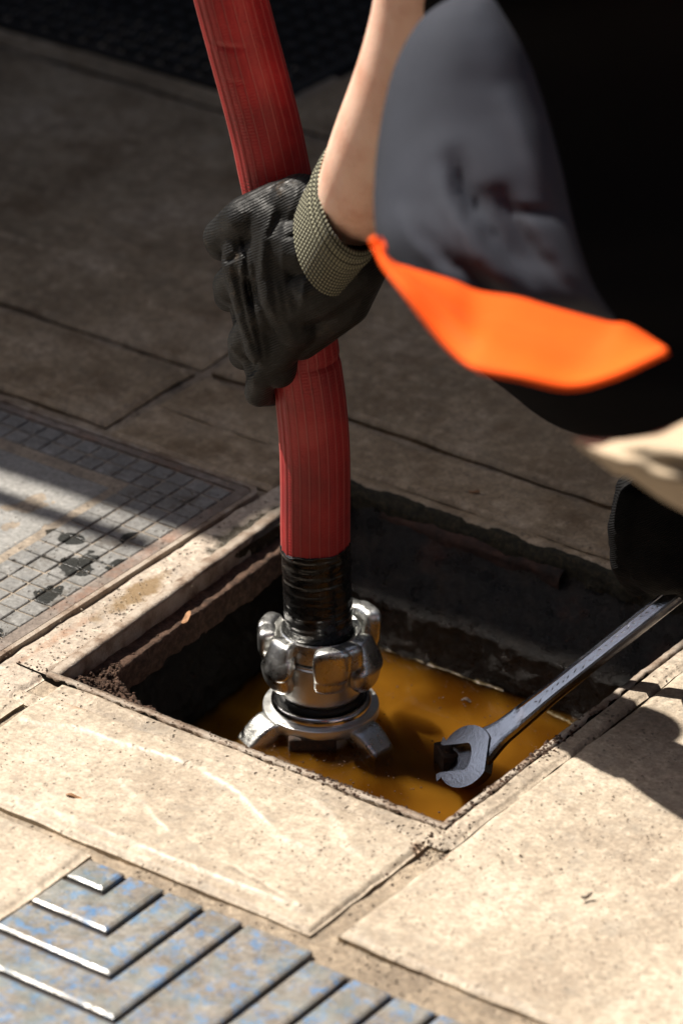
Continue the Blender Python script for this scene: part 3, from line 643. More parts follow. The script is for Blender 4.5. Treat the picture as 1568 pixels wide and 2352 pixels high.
# uv with a clean seam
uvarr = []
for poly in hb_.data.polygons:
    ids = [uvs[k] for k in poly.vertices]; mx = max(a for a, b in ids)
    for a, b in ids: uvarr += [1.0 if (a == 0 and mx > .6) else a, b]
ul.data.foreach_set('uv', uvarr); hp(hb_)
# tape
def tape_ring(p, n_, b_, i, r): return [p+(math.cos(2*math.pi*j/96)*n_+math.sin(2*math.pi*j/96)*b_)*(r+.00035*fbm(j/96*9, i*.5, 0, 5, 3)+.0006*abs(vn(j/96*4, i*.22, 0, 6))) for j in range(96)]
i0 = int(np.argmin(np.abs(CP[:, 2]-H(724, 1246)[2]))); TP = np.array([CP[i0]+(np.array([XC-.001, Yc, TOPZ-.012])-CP[i0])*t for t in np.linspace(0, 1, 90)])
Tt, Nt, Bt = frames(TP); secs = []
for i in range(90):
    step = .0002*((i*.16) % 1); top = .0012*math.exp(-i/2.5); neck = -.0012*sstep(60, 85, i)
    rg = np.array(tape_ring(TP[i], Nt[i], Bt[i], i, RH+.0006+step+top*.6+float(neck)))
    if i < 6: rg[:, 2] += .0028*(1-i/6)*np.array([fbm(math.cos(2*math.pi*j/96)*1.6+2, math.sin(2*math.pi*j/96)*1.6+2, 0, 8, 3) for j in range(96)])
    secs.append(rg)
v, f = loft(secs, 96, True); tape = hp(mk('tape_wrap', v, f, M_tape, None, True))
# coupling: collar above, lower body, flange in the water
CC = (XC, Yc, TOPZ)
def lp(name, prof, mat, n=128):
    v, f = lathe(prof, n, CC); return mk(name, v, f, mat, None, True)
def sharp(o, ang=35):
    o.data.update(); bm = bmesh.new(); bm.from_mesh(o.data)
    for e in bm.edges:
        if len(e.link_faces) == 2 and e.calc_face_angle(0) > R(ang): e.smooth = False
    bm.to_mesh(o.data); bm.free(); return o
def sup(a0, da, r0, dr, z0, dz, e=.45, n=36, m=24, skew=0., tw=0., pinch=0.):   # rounded block bent round the axis
    V0, F0 = ellipsoid((0, 0, 0), (1, 1, 1), n, m, e); out = []
    for p in V0:
        z = z0+p[2]*dz; a = a0+p[0]*da*(1-pinch*p[2])+skew*p[2]; r = r0+p[1]*dr+tw*p[2]
        out.append((CC[0]+r*math.cos(a), CC[1]+r*math.sin(a), CC[2]+z))
    return out, F0
collar = sharp(lp('coupling_collar', [(.0250, -.012), (.0262, -.004), (.0275, -.0022), (.0300, -.0006), (.0312, -.0002), (.0322, -.0014), (.0324, -.004), (.0324, -.0175), (.0316, -.0185), (.026, -.0185)], M_alu))
hp(collar)
lower = sharp(lp('lower_body', [(.026, -.0205), (.0308, -.0205), (.0314, -.0212), (.0314, -.0225), (.0326, -.0235), (.0329, -.0250), (.0329, -.0500), (.0326, -.0545), (.0315, -.0570), (.0300, -.0580), (.0290, -.0620)], M_turn))
hp(lower)
seal = lp('seal_ring', [(.0290, -.0580), (.0330, -.0590), (.0340, -.0620), (.0330, -.0650), (.0290, -.0660)], M_seal); hp(seal)
flange = sharp(lp('flange', [(.0290, -.0680), (.0350, -.0655), (.0362, -.0640), (.0378, -.0634), (.0392, -.0642), (.0398, -.0668), (.0402, -.0690), (.0455, -.0694), (.0461, -.0699), (.0463, -.0710), (.0463, -.0765), (.0450, -.0790), (.0420, -.0800), (.0405, -.0820), (.0405, -.105)], M_turn), 28)
hp(flange)
cring = lp('polished_ring', [(.0350, -.0656), (.0358, -.0632), (.0372, -.0622), (.0390, -.0630), (.0401, -.0655), (.0403, -.0692)], M_chrome); hp(cring)
def sub(par, o):
    o.parent = par; o.matrix_parent_inverse = Matrix.Translation(-hose.location) @ Matrix.Identity(4)
    # parent's own world matrix equals identity because its mesh is in world coordinates
    o.matrix_parent_inverse = Matrix.Identity(4); return o
AZ = {'C': 287, 'D': 334, 'E': 40, 'X': 100, 'A': 163, 'B': 216}
for k in 'DXB':                              # claws of the collar hook down
    a = R(AZ[k])
    parts = [sup(a, .30, .0375, .0075, -.0095, .0085, .42, tw=-.0035), sup(a+.02, .36, .0415, .0075, -.0200, .010, .55, tw=-.0035), sup(a-.06, .40, .0410, .0085, -.0330, .0125, .72, tw=.0025, skew=-.04)]
    sub(collar, union('claw', parts, .0008, M_alu, None, 5))
for k in 'CEA':                              # claws of the lower half hook up
    a = R(AZ[k]); zz = -.006 if k == 'A' else 0.
    parts = [sup(a-.10, .33, .0435, .0080, -.0110+zz, .0160, .5, tw=.001), sup(a-.12, .31, .0405, .0085, -.0240+zz, .0125, .48, tw=.002), sup(a+.24, .26, .0420, .0080, -.0070+zz, .0115, .55)]
    sub(lower, union('claw', parts, .0008, M_alu, None, 5))
def lug(az, w2, r0, r1, z0, z1, t0, mat):
    a = R(az); ra = np.array([math.cos(a), math.sin(a), 0]); ta = np.array([-math.sin(a), math.cos(a), 0]); parts = []
    for s_ in np.linspace(0, 1, 24):
        c0 = np.array(CC)+ra*(r0+(r1-r0)*s_)+np.array([0, 0, z0+(z1-z0)*s_**1.4]); rot = np.stack([ra, ta, [0, 0, 1]], 1)
        parts.append(ellipsoid(c0, (.008, w2*(1-.12*s_), t0), 20, 14, .35, rot))
    return union('lug', parts, .0008, mat, None, 4)
sub(flange, lug(318, .0140, .043, .061, -.0790, -.0930, .0062, M_alu)); sub(flange, lug(208, .0135, .043, .063, -.0765, -.0915, .0062, M_alu)); sub(flange, lug(80, .0135, .043, .060, -.080, -.089, .006, M_alu))
# brown iron block in front of the flange, half under water
p0 = G(717, 1723, WZ)
vb, fb = ellipsoid((0, 0, 0), (.0190, .009, .0110), 32, 16, .22); blk = mk('iron_block', [(p0[0]+x, p0[1]+y+.008, WZ-.0005+z) for x, y, z in vb], fb, M_rust, None, True)
tag(blk, 'rusty brown iron block half under the water in front of the coupling', 'iron block')
# ------------------------------------------------------------------ wrench and square spindle
Wh = G(1078, 1742, -.080); We = V(1568, 1352, Wh[1]-.02)
ax = We-Wh; LW = np.linalg.norm(ax); ax = ax/LW; nrm = -FW+1.7*np.array([0, 0, 1])-.1*RT; nrm = nrm-ax*(nrm@ax); nrm /= np.linalg.norm(nrm); sd = np.cross(ax, nrm)
def wp(a, s_, n_): return Wh+ax*a+sd*s_+nrm*n_
wr = empty('spanner', Wh); tag(wr, 'chrome open-ended spanner slanting into the water with its jaw on a rusty square nut', 'spanner')
# handle: section narrows behind the head, flat faces with a sunk panel
secs = []
for t in np.linspace(.008, LW+.10, 90):
    hw = .0080+.0030*sstep(.10, .03, t)+.0065*sstep(.040, .008, t); th = .0042+.0004*sstep(.05, .01, t); pn = .0009*float(sstep(.055, .062, t))
    sec = [(-hw, -th*.35), (-hw*.86, -th*.85), (-hw*.55, -th), (hw*.55, -th), (hw*.86, -th*.85), (hw, -th*.35), (hw, th*.35), (hw*.86, th*.9), (hw*.62, th), (hw*.56, th-pn), (0, th-pn), (-hw*.56, th-pn), (-hw*.62, th), (-hw*.86, th*.9), (-hw, th*.35)]
    secs.append([wp(t, a, b) for a, b in sec])
v, f = loft(secs, 15); hd = mk('handle', v, f, M_wrench, None, True); sharp(hd, 25); keep(wr, hd)
# head: horseshoe plate
JA = R(31); pts = []
def hx(a, s_):
    c_, s2 = math.cos(JA), math.sin(JA); return (a*c_-s_*s2, a*s2+s_*c_)
out = [(.022, .010)]
Ro, wj, dj = .0236, .0128, -.002
poly = []
for t in np.linspace(35, 148, 24): poly.append(((Ro+.002)*math.cos(R(t)), Ro*math.sin(R(t))))
poly += [(-.0265, .0165), (-.0262, .0135), (-.024, wj), (-.010, wj), (.001, wj)]
for t in np.linspace(80, -80, 12): poly.append((.001+.0075*math.cos(R(t)), wj*math.sin(R(t))))
poly += [(.001, -wj), (-.010, -wj), (-.024, -wj), (-.0262, -.0135), (-.0265, -.0165)]
for t in np.linspace(-148, -35, 24): poly.append(((Ro+.002)*math.cos(R(t)), Ro*math.sin(R(t))))
P2 = np.array([hx(*p) for p in poly]); n = len(P2)
cen = np.roll(P2, 1, 0)-np.roll(P2, -1, 0); nn = np.stack([-cen[:, 1], cen[:, 0]], 1); nn /= np.linalg.norm(nn, axis=1)[:, None]
bm = bmesh.new(); tz = .0058; rows = []
for off, z in ((0, -tz+.001), (0, tz-.0012), (.0008, tz-.0003), (.0018, tz)):
    rows.append([bm.verts.new(wp(*(P2[i]-nn[i]*off*-1), z)) for i in range(n)])
for a, b in zip(rows[:-1], rows[1:]):
    for i in range(n): bm.faces.new((a[i], a[(i+1) % n], b[(i+1) % n], b[i]))
top = bm.faces.new(rows[-1]); bot = bm.faces.new(rows[0][::-1])
bmesh.ops.triangulate(bm, faces=[top, bot]); bmesh.ops.recalc_face_normals(bm, faces=bm.faces)
me = bpy.data.meshes.new('jaw'); bm.to_mesh(me); bm.free(); me.materials.append(M_wrench.m)
me.polygons.foreach_set('use_smooth', [True]*len(me.polygons)); jw = link(bpy.data.objects.new('jaw', me)); sharp(jw, 30); keep(wr, jw)
# worn raised lettering on the handle, unreadable strokes
parts = []; t = .075
while t < LW-.02:
    l_ = random.uniform(.002, .0045); s_ = random.uniform(-.002, .002); c0 = wp(t, s_, .0034)
    rot = np.stack([ax*math.cos(.5)+sd*math.sin(.5)*random.choice((-1, 1)), sd, nrm], 1)
    parts.append(ellipsoid(c0, (l_/2, .0004, .0003), 8, 4, .6, rot)); t += random.uniform(.004, .009)
v, f = join(parts); keep(wr, mk('raised_lettering', v, f, M_wrench, None, True))
q0 = G(1041, 1716, -.086)
ang = .30
nt = empty('square_nut', (q0[0], q0[1], q0[2]-.051), 0); tag(nt, 'rusty square nut held in the jaw of the spanner', 'nut')
vb, fb = boxm(-.0122, .0122, -.0122, .0122, -.03, .051, .0012)
rotz = np.array([[math.cos(ang), -math.sin(ang), 0], [math.sin(ang), math.cos(ang), 0], [0, 0, 1]])
nm = mk('nut_head', [rotz@np.array(p) for p in vb], fb, M_rust, nt, False)
# ------------------------------------------------------------------ worker
def handmesh(parts_, name, vox=.0016, disp=None): return union(name, parts_, vox, M_glove, None, 12, disp)
per = empty('person', (.75, -.85, 0)); tag(per, 'crouching worker in dark grey jacket with orange hem, beige trousers and black gloves', 'person')
def chain(pts):
    out = []
    for (p, a), (q, b) in zip(pts[:-1], pts[1:]): out.append(capsule(p, q, a, b))
    return out
# right hand round the hose: points are (x, y, nearer than the hose axis, radius)
def hc(rows): return chain([(H(x, y, d), r) for x, y, d, r in rows])
hand = []
hand += hc([(640, 470, .036, .0180), (565, 500, .032, .0170), (512, 545, .006, .0155), (512, 562, -.018, .0130), (560, 570, -.040, .011)])
hand += hc([(650, 560, .044, .0175), (582, 600, .038, .0165), (530, 655, .012, .0140), (528, 680, -.014, .0125), (575, 690, -.038, .011)])
hand += hc([(660, 660, .048, .0165), (608, 710, .038, .0155), (562, 785, .018, .0135), (560, 815, -.008, .0120), (600, 830, -.036, .010)])
hand += hc([(690, 740, .046, .0150), (650, 800, .036, .0140), (604, 862, .024, .0125), (594, 902, .012, .0112), (620, 905, -.020, .010)])
hand += hc([(600, 530, .026, .019), (610, 640, .030, .020), (640, 760, .030, .018), (640, 850, .026, .014)])
hand += hc([(548, 560, .004, .012), (556, 660, .008, .013), (580, 770, .014, .013), (600, 860, .016, .012)])
hand += hc([(628, 500, .040, .019), (640, 580, .046, .021), (655, 670, .048, .021), (680, 745, .044, .018)])
hand += hc([(560, 520, .026, .014), (556, 600, .030, .016), (582, 700, .032, .016), (606, 800, .032, .0145)])
hand += hc([(800, 560, .060, .028), (720, 560, .054, .028), (640, 560, .044, .022)])
hand += hc([(800, 600, .060, .028), (735, 650, .054, .028), (665, 690, .044, .022)])
hand += hc([(760, 500, .050, .026), (690, 465, .042, .022), (640, 470, .036, .018)])
hand += hc([(835, 600, .060, .020), (785, 690, .046, .022), (730, 745, .034, .018), (690, 780, .032, .016)])
hand += hc([(790, 520, .030, .020), (745, 560, -.012, .016), (700, 590, -.036, .012), (640, 600, -.040, .011)])
folds = [([(556, 550), (562, 620), (578, 710), (604, 830)], -.0048, 5.5), ([(545, 560), (540, 640), (560, 740), (585, 800)], -.0030, 7), ([(500, 590), (520, 600), (540, 585)], -.004, 6), ([(512, 715), (534, 725), (550, 715)], -.004, 6), ([(558, 870), (575, 855), (595, 830)], -.005, 6),
         ([(640, 440), (612, 530), (600, 640), (625, 760)], .0026, 10), ([(690, 420), (655, 520), (650, 620), (672, 730)], .0024, 10), ([(575, 560), (585, 660), (610, 760)], .0024, 9), ([(620, 560), (622, 650), (645, 760)], -.0016, 9), ([(655, 548), (675, 540), (698, 530)], -.0034, 6),
         ([(700, 620), (730, 640), (760, 672)], -.0020, 9), ([(735, 600), (700, 650), (690, 720)], .0020, 9), ([(720, 430), (700, 470), (680, 520)], .0015, 8)]
Cc = np.array(CAM)
def projpx(c):
    d = c-Cc; t = d@FW; return 784+F*(d@RT)/t, 1176-F*(d@UP)/t
def fold_disp(c, nn):
    x, y = projpx(c); face = np.clip(-(nn@FW), 0, 1); h = .0010*fbm(x/45, y/45, 0, 70, 4)
    for pts, dz, fw_ in folds:
        P = np.array(pts, float)
        best = np.full(len(x), 1e9); tt = np.zeros(len(x))
        for k, (a, b) in enumerate(zip(P[:-1], P[1:])):
            d = b-a; t = np.clip(((x-a[0])*d[0]+(y-a[1])*d[1])/(d@d), 0, 1); q = np.hypot(x-a[0]-t*d[0], y-a[1]-t*d[1])
            m = q < best; tt = np.where(m, (k+t)/(len(P)-1), tt); best = np.minimum(best, q)
        h = h+dz*np.exp(-(best/fw_)**2)*np.sin(np.pi*np.clip(tt*.9+.05, 0, 1))**.5
    return h*face
gl = handmesh(hand, 'work_glove', .0013, fold_disp); gl['label'] = 'black coated glove gripping the red hose'
# cuff
AXC = (.62*RT+.30*UP-.72*FW); AXC /= np.linalg.norm(AXC)
cb = H(758, 538, .062); co_ = H(812, 448, .088)
e1 = np.cross(AXC, RT); e1 /= np.linalg.norm(e1); e2 = np.cross(AXC, e1)
if e1 @ UP < 0: e1 = -e1
e2 = np.cross(AXC, e1)
secs = []; uvs = []; NS = 120
for i, t in enumerate(np.linspace(-.15, 1, 26)):
    c0 = cb+(co_-cb)*t
    bulge = .0016*abs(math.sin((t-.52)/.48*math.pi*4)) if t > .52 else 0
    rr1, rr2 = (.0450+.001*t+bulge), (.0315+.0010*t+bulge)
    if t > .97: rr1 -= .001; rr2 -= .001
    secs.append([c0+e1*rr1*math.cos(2*math.pi*j/NS)+e2*rr2*math.sin(2*math.pi*j/NS) for j in range(NS)])
for t_, dr in ((.99, .0022), (.90, .0034), (.6, .0036)):
    c0 = cb+(co_-cb)*t_; secs.append([c0+e1*(.0455-dr)*math.cos(2*math.pi*j/NS)+e2*(.0330-dr)*math.sin(2*math.pi*j/NS) for j in range(NS)])
v, f = loft(secs, NS, False); cf = mk('knit_cuff', v, f, M_knit, None, True); ul = cf.data.uv_layers.new(name='uv'); arr = []
for poly in cf.data.polygons:
    ids = [(k % NS/NS, k//NS/26) for k in poly.vertices]; mx = max(a for a, b in ids)
    for a, b in ids: arr += [1. if (a == 0 and mx > .6) else a, b]
ul.data.foreach_set('uv', arr)
# left hand on the spanner
def lc(rows): return chain([(V(x, y, We[1]+d), r) for x, y, d, r in rows])
h2 = lc([(1452, 1125, .02, .014), (1440, 1190, .01, .013), (1434, 1250, .0, .012)])+lc([(1560, 1130, .02, .036), (1530, 1200, .01, .036), (1520, 1270, .0, .032)])+lc([(1640, 1150, .02, .036), (1640, 1300, 0, .036), (1560, 1320, .01, .02)])
for k in range(4): h2 += lc([(1450+38*k, 1150+10*k, .005, .0125), (1432+34*k, 1215+8*k, -.004, .0125), (1434+34*k, 1290+4*k, -.004, .0120), (1462+34*k, 1338-8*k, .012, .0110)])
h2 += lc([(1500, 1180, .03, .018), (1470, 1250, .035, .014), (1490, 1310, .03, .012)])
g2 = union('work_glove', h2, .002, M_glove2, None, 10, lambda c, n_: .0010*fbm(c[:, 0]*60, c[:, 2]*60, c[:, 1]*60, 3, 3)); g2['label'] = 'black glove on the spanner handle'
# body: one continuous skin from the forearms through shoulders, neck and legs
def body():
    joints = {}; vs = []; es = []; rs = []
    def add(p, r, par=None):
        vs.append(tuple(map(float, p))); rs.append(r); i = len(vs)-1
        if par is not None: es.append((par, i))
        return i
    pel = add((.78, -.88, .52), (.15, .13)); sp = add((.74, -.72, .70), (.14, .12), pel); chst = add((.66, -.50, .88), (.15, .13), sp); nk = add((.56, -.34, 1.02), (.06, .06), chst)
    hd_ = add((.52, -.26, 1.12), (.085, .095), nk); add((.50, -.22, 1.22), (.07, .08), hd_)
    s1 = add((.46, -.34, 1.04), (.06, .06), chst); el = add(H(1010, -270, .27), (.041, .041), s1); fa = add(H(972, 10, .215), (.036, .036), el)
    f2 = add(H(930, 180, .18), (.0375, .0375), fa); f3 = add(H(870, 330, .14), (.0385, .0385), f2); f4 = add(H(832, 440, .100), (.0365, .0365), f3); add(H(800, 520, .062), (.030, .032), f4)
    s2 = add((.84, -.40, .86), (.06, .06), chst); e2_ = add((.70, -.18, .50), (.045, .045), s2); w2 = add((.42, -.10, .24), (.032, .032), e2_); add(V(1560, 1180, We[1]+.01), (.028, .028), w2)
    k1 = add((.95, -1.0, .50), (.085, .085), pel); kn = add((.62, -1.35, .50), (.065, .065), k1); an = add((.80, -1.30, .10), (.045, .045), kn); add((.68, -1.42, .04), (.04, .04), an)
    k2 = add((.98, -.78, .45), (.085, .085), pel); kn2 = add((.80, -.42, .22), (.065, .065), k2); an2 = add((1.12, -.52, .07), (.045, .045), kn2); add((1.18, -.58, .05), (.04, .04), an2)
    me = bpy.data.meshes.new('body'); me.from_pydata(vs, es, []); o = link(bpy.data.objects.new('body', me))
    sk = o.modifiers.new('skin', 'SKIN'); sk.use_smooth_shade = True
    for d_, r in zip(me.skin_vertices[0].data, rs): d_.radius = r
    me.skin_vertices[0].data[0].use_root = True
    ss = o.modifiers.new('sub', 'SUBSURF'); ss.levels = 2; ss.render_levels = 2
    dg = bpy.context.evaluated_depsgraph_get(); m2 = bpy.data.meshes.new_from_object(o.evaluated_get(dg)); bpy.data.objects.remove(o)
    m2.name = 'body'; m2.materials.clear(); m2.materials.append(M_skin.m); m2.polygons.foreach_set('use_smooth', [True]*len(m2.polygons))
    return link(bpy.data.objects.new('body', m2))
bd = body()
# garments: lofts whose rows are (y, left x, right x, depth from hose nearer, depth radius)
def garment(name, rows, mat, nseg=72, n=70, fold=None, ex=.85, step=None):
    S = spline(rows, n); secs = []
    for k, (y, xl, xr, dd, rd) in enumerate(S):
        Y = Yc-dd; a = V(xl, y, Y); b = V(xr, y, Y); c0 = (a+b)/2; hw = (b-a)/2; ring = []
        for j in range(nseg):
            t = 2*math.pi*j/nseg; cx, sy = math.cos(t), math.sin(t); sg = lambda x: math.copysign(abs(x)**ex, x)
            p = c0+hw*sg(cx)-FW*rd*sg(sy); ring.append(p)
        secs.append(ring)
    v, f = loft(secs, nseg); v = np.array(v)
    if fold:
        x, y = projpx(v); fr = np.clip(1.0*(np.arange(len(v)) % nseg < nseg/2), 0, 1); h = fold(x, y); v = v+np.array([0, -1, .3])*(h*fr)[:, None]
    return mk(name, v, f, mat, None, True)
def segd(x, y, pts):
    P = np.array(pts, float); best = np.full(len(x), 1e9)
    for a, b in zip(P[:-1], P[1:]):
        d = b-a; t = np.clip(((x-a[0])*d[0]+(y-a[1])*d[1])/(d@d), 0, 1); best = np.minimum(best, np.hypot(x-a[0]-t*d[0], y-a[1]-t*d[1]))
    return best
def jfold(x, y):
    h = .0015*fbm(x/120, y/120, 0, 80, 3)
    for pts, dz, w_ in (([(1040, 330), (1062, 430), (1120, 530), (1200, 630), (1290, 710)], -.013, 26), ([(1130, 420), (1180, 520), (1230, 600), (1320, 690)], -.014, 34), ([(1010, 380), (1030, 470), (1100, 575), (1190, 665)], .009, 24),
                        ([(930, 500), (1010, 590), (1090, 650), (1170, 700)], -.009, 22), ([(900, 470), (960, 560), (1050, 640), (1130, 690)], .006, 20), ([(1150, 200), (1215, 330), (1270, 470)], .006, 36), ([(1170, 480), (1230, 492), (1300, 500)], -.006, 12)):
        P = np.array(pts, float); best = np.full(len(x), 1e9); tt = np.zeros(len(x))
        for k, (a, b) in enumerate(zip(P[:-1], P[1:])):
            d = b-a; t = np.clip(((x-a[0])*d[0]+(y-a[1])*d[1])/(d@d), 0, 1); q = np.hypot(x-a[0]-t*d[0], y-a[1]-t*d[1]); m = q < best
            tt = np.where(m, (k+t)/(len(P)-1), tt); best = np.minimum(best, q)
        h = h+1.25*dz*np.exp(-(best/(w_*.8))**2)*np.sin(np.pi*np.clip(tt, .0, 1))**.8
    return h
sleeve = garment('jacket_sleeve', [(-12, 1066, 1104, 0.310, .01), (8, 1018, 1136, 0.315, .04), (45, 967, 1160, 0.325, .055), (100, 930, 1192, 0.335, .065), (160, 903, 1220, 0.345, .07), (230, 884, 1244, 0.360, .07), (320, 868, 1270, 0.380, .07),
    (400, 860, 1290, 0.400, .07), (480, 858, 1307, 0.420, .07), (550, 866, 1324, 0.440, .07), (610, 893, 1342, 0.455, .068), (660, 935, 1362, 0.465, .066), (705, 1010, 1390, 0.465, .06), (740, 1110, 1415, 0.455, .04), (756, 1200, 1400, 0.440, .01)], M_grey, fold=jfold)
torso = garment('shirt', [(-420, 1100, 2300, 0.130, .10), (-250, 1010, 2300, 0.150, .13), (-60, 936, 2280, 0.170, .14), (0, 938, 2270, 0.175, .14), (50, 950, 2260, 0.180, .14), (200, 985, 2240, 0.160, .14), (400, 1000, 2220, 0.160, .14), (560, 960, 2200, 0.170, .14), (640, 930, 2180, 0.170, .14),
    (720, 966, 2160, 0.170, .14), (800, 1048, 2140, 0.170, .13), (850, 1102, 2120, 0.180, .12), (900, 1168, 2100, 0.190, .11), (950, 1230, 2060, 0.200, .09), (985, 1292, 2000, 0.210, .07), (1004, 1360, 1900, 0.220, .05), (1013, 1450, 1750, 0.230, .01)], M_black)
torso.data.materials.append(M_navy.m)
# orange hem: a folded band of cloth standing out from the belly
def band(name, top, bot, dt, db, mat, n=90, m=26, bow=.02, thick=.004):
    A = spline(top, n); Bm = spline(bot, n); v = []
    for i in range(n):
        for j in range(m):
            s_ = j/(m-1); x, y = A[i]*(1-s_)+Bm[i]*s_; k = i/(n-1)
            d_ = dt(k)*(1-s_)+db(k)*s_+bow*math.sin(s_*math.pi)-.016*math.exp(-((s_-.34-.1*k)/.09)**2)*math.sin(k*math.pi)+.007*math.sin(s_*6-k*5)*math.sin(k*math.pi)+.003*math.sin(s_*13+k*2)*math.sin(k*math.pi)
            v.append(V(x, y, Yc-d_))
    o = mk(name, v, gridfaces(n, m), mat, None, True); md = o.modifiers.new('t', 'SOLIDIFY'); md.thickness = thick; return o
orange = band('orange_hem', [(861, 540), (896, 596), (945, 616), (1040, 644), (1100, 668), (1190, 682), (1264, 704), (1390, 738), (1445, 746), (1527, 796)],
    [(861, 552), (893, 610), (937, 668), (1010, 770), (1066, 832), (1097, 846), (1195, 864), (1300, 884), (1400, 860), (1527, 800)], lambda k: .535+.02*k, lambda k: .58+.12*math.sin(min(1, k*1.3)*math.pi/2), M_orange)
# beige trouser knee, nearest the camera
def garmentx(name, rows, mat, nseg=60, n=70, fold=None):     # rows are (x, top y, bottom y, nearer, thickness)
    S = spline(rows, n); secs = []
    for (x, yt, yb, dd, rd) in S:
        a = V(x, yt, Yc-dd); b = V(x, yb, Yc-dd); c0 = (a+b)/2; hw = (a-b)/2
        secs.append([c0+hw*math.cos(2*math.pi*j/nseg)-FW*rd*math.sin(2*math.pi*j/nseg) for j in range(nseg)])
    v, f = loft(secs, nseg); v = np.array(v)
    if fold: x, y = projpx(v); v = v-FW*(fold(x, y)*(np.arange(len(v)) % nseg < nseg/2))[:, None]
    return mk(name, v, f, mat, None, True)
kn = garmentx('trousers', [(1312, 1006, 1010, .70, .004), (1340, 1008, 1036, .70, .02), (1380, 1010, 1064, .70, .035), (1415, 1010, 1090, .70, .05), (1445, 1008, 1096, .70, .06), (1500, 996, 1136, .70, .07), (1568, 968, 1174, .70, .08), (1700, 900, 1240, .70, .10), (1900, 820, 1330, .68, .12), (2200, 760, 1450, .65, .12)], M_beige,
    fold=lambda x, y: .006*np.sin((y-x*.30)/11)+.004*fbm(x/60, y/25, 0, 90, 2))
for o in (gl, cf, g2, bd, sleeve, torso, orange, kn): keep(per, o)
# fine hairs on the forearm
hv = []; hf = []
for k in range(170):
    y = random.uniform(20, 400); p = H((872-.20*y if y < 230 else 826-(y-230)*.52)+random.uniform(4, 34), y, .20-.0003*y+.01); L_ = random.uniform(.006, .012)
    d = -RT*random.uniform(.5, 1)+UP*random.uniform(-.9, -.1)-FW*random.uniform(0, .5); d /= np.linalg.norm(d); q = p+d*L_; s_ = np.array([0, 0, .00013]); o = len(hv)
    m_ = (p+q)/2+UP*.0012; hv += [p-s_, p+s_, m_+s_, m_-s_, q]; hf += [(o, o+1, o+2, o+3), (o+3, o+2, o+4)]
hr = mk('arm_hair', hv, hf, Mat('brown_hair', (.10, .05, .02), .6), None); keep(per, hr)
# ------------------------------------------------------------------ debris
def crumbs(name, spots, mat, label, seed, zf):
    rs_ = random.Random(seed); parts = []
    for (cu, cvv, su, sv, n_, s0, s1) in spots:
        for _ in range(n_):
            u_, v2 = rs_.gauss(cu, su), rs_.gauss(cvv, sv); s_ = rs_.uniform(s0, s1); z = zf(u_, v2)
            if z is None: continue
            e, f_ = ellipsoid((0, 0, 0), (s_, s_*rs_.uniform(.5, 1), s_*rs_.uniform(.4, .8)), 6, 4); a = rs_.uniform(0, 6.28); ca, sa = math.cos(a), math.sin(a)
            p = W(u_, v2, z+s_*.2); parts.append(([(p[0]+x*ca-y*sa+rs_.uniform(-.2, .2)*s_, p[1]+x*sa+y*ca, p[2]+zz+rs_.uniform(-.2, .2)*s_) for x, y, zz in e], f_))
    v, f = join(parts); o = mk(name, v, f, mat, None, False); tag(o, label, None, None, 'stuff'); return o
inh = lambda u_, v2: HL0 < u_ < HR and HN < v2 < HF
crumbs('rust_crumbs', [(.15, HN-.002, .12, .002, 220, .0004, .0013), (.25, HN-.001, .03, .003, 130, .0005, .0018), (HR+.002, -.26, .002, .06, 260, .0005, .0018), (HR, HN, .010, .006, 120, .0003, .0011), (.352, -.375, .010, .008, 90, .0003, .0010), (HR+.004, -.215, .004, .01, 70, .0006, .0022)], M_soil,
    'loose rusty crumbs along the near rim of the drain', 1, lambda a, b: None if (a < HR-.002 and b > HN+.002) else .0002)
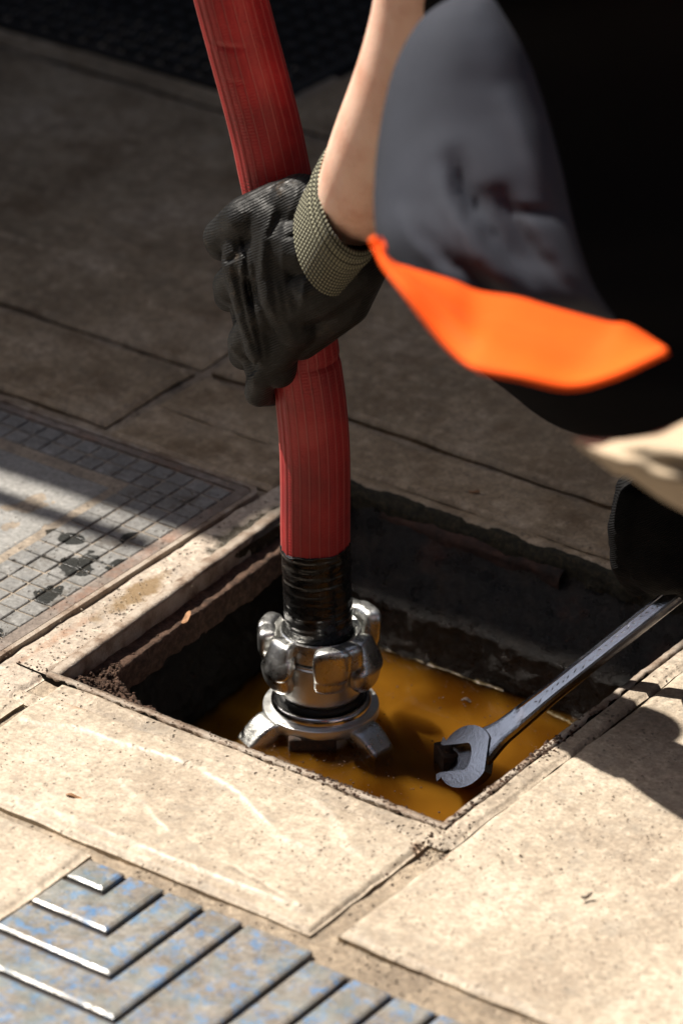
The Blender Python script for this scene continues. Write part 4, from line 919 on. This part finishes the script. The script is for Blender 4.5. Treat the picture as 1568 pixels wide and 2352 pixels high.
crumbs('soil_crumbs', [(.0, -.315, .010, .014, 320, .0006, .0024), (-.008, -.24, .003, .05, 220, .0005, .0016), (.05, -.31, .035, .010, 200, .0005, .0016)], M_soil,
    'damp soil crumbs heaped in the left corner of the drain ledge', 2, lambda a, b: float(cornerfn(np.array(a), np.array(b)))+.0008 if (HL0+.002 < a < .14 and HN+.002 < b < HN+.075) else (-.0155 if b > HN+.075 and a < HL0+.012-(b-HN)*.05 else None))
crumbs('water_specks', [(.2, -.22, .10, .07, 260, .0003, .0010), (.16, -.02, .08, .03, 120, .0003, .0010), (.10, -.20, .04, .03, 150, .0003, .0009)], M_soil,
    'dark specks floating on the amber water', 3, lambda a, b: WZ+.0002 if inh(a, b) else None)
crumbs('pale_grit', [(.15, -.43, .15, .04, 160, .0003, .0008), (.55, -.35, .15, .08, 240, .0003, .001), (-.2, .2, .3, .15, 200, .0004, .0012), (-.05, -.25, .012, .06, 120, .0003, .001), (-.15, -.2, .06, .1, 160, .0003, .0008)], M_band,
    'pale grit scattered over the paving', 4, lambda a, b: None if inh(a, b) else .0006)

def chip(cx, cy, cz, L_, wd, a, label, mat=M_leaf, name='wood_chip', cat='wood chip'):
    p = W(cx, cy, cz); v = []; n = 9
    for i in range(n):
        t = i/(n-1)-.5; ww = wd*(1-(2*t)**4*.7)*random.uniform(.8, 1.1); zz = .0012*math.sin(t*5+cx*90)
        v += [(t*L_, -ww/2, zz), (t*L_, ww/2, zz+.0002), (t*L_, ww/2, zz+.0009), (t*L_, -ww/2, zz+.0008)]
    f = []
    for i in range(n-1):
        for k in range(4): f.append((i*4+k, i*4+(k+1) % 4, i*4+4+(k+1) % 4, i*4+4+k))
    f += [(0, 1, 2, 3), (n*4-1, n*4-2, n*4-3, n*4-4)]
    o = mk(name, v, f, mat, None, False); o.location = p; o.rotation_euler = (0, 0, a-AL); tag(o, label, cat); return o
chip(HL0-.002+.012, -.195, -.0135, .019, .0042, 1.9, 'orange brown wood chip on the sunlit ledge left of the hose')
chip(.10, -.47, .0015, .012, .003, .4, 'small brown chip on the near slab above the tactile plate')
chip(.07, .09, .0015, .010, .0032, .2, 'small orange chip on the shaded slab beyond the far rim')
chip(.16, -.05, WZ+.0004, .0085, .004, .3, 'dark flake floating on the amber water near the far wall', M_rust, 'flake', 'flake')
chip(.475, -.36, .0015, .010, .0022, 1.2, 'dark sliver lying on the large sunlit slab', M_rust, 'sliver', 'sliver')
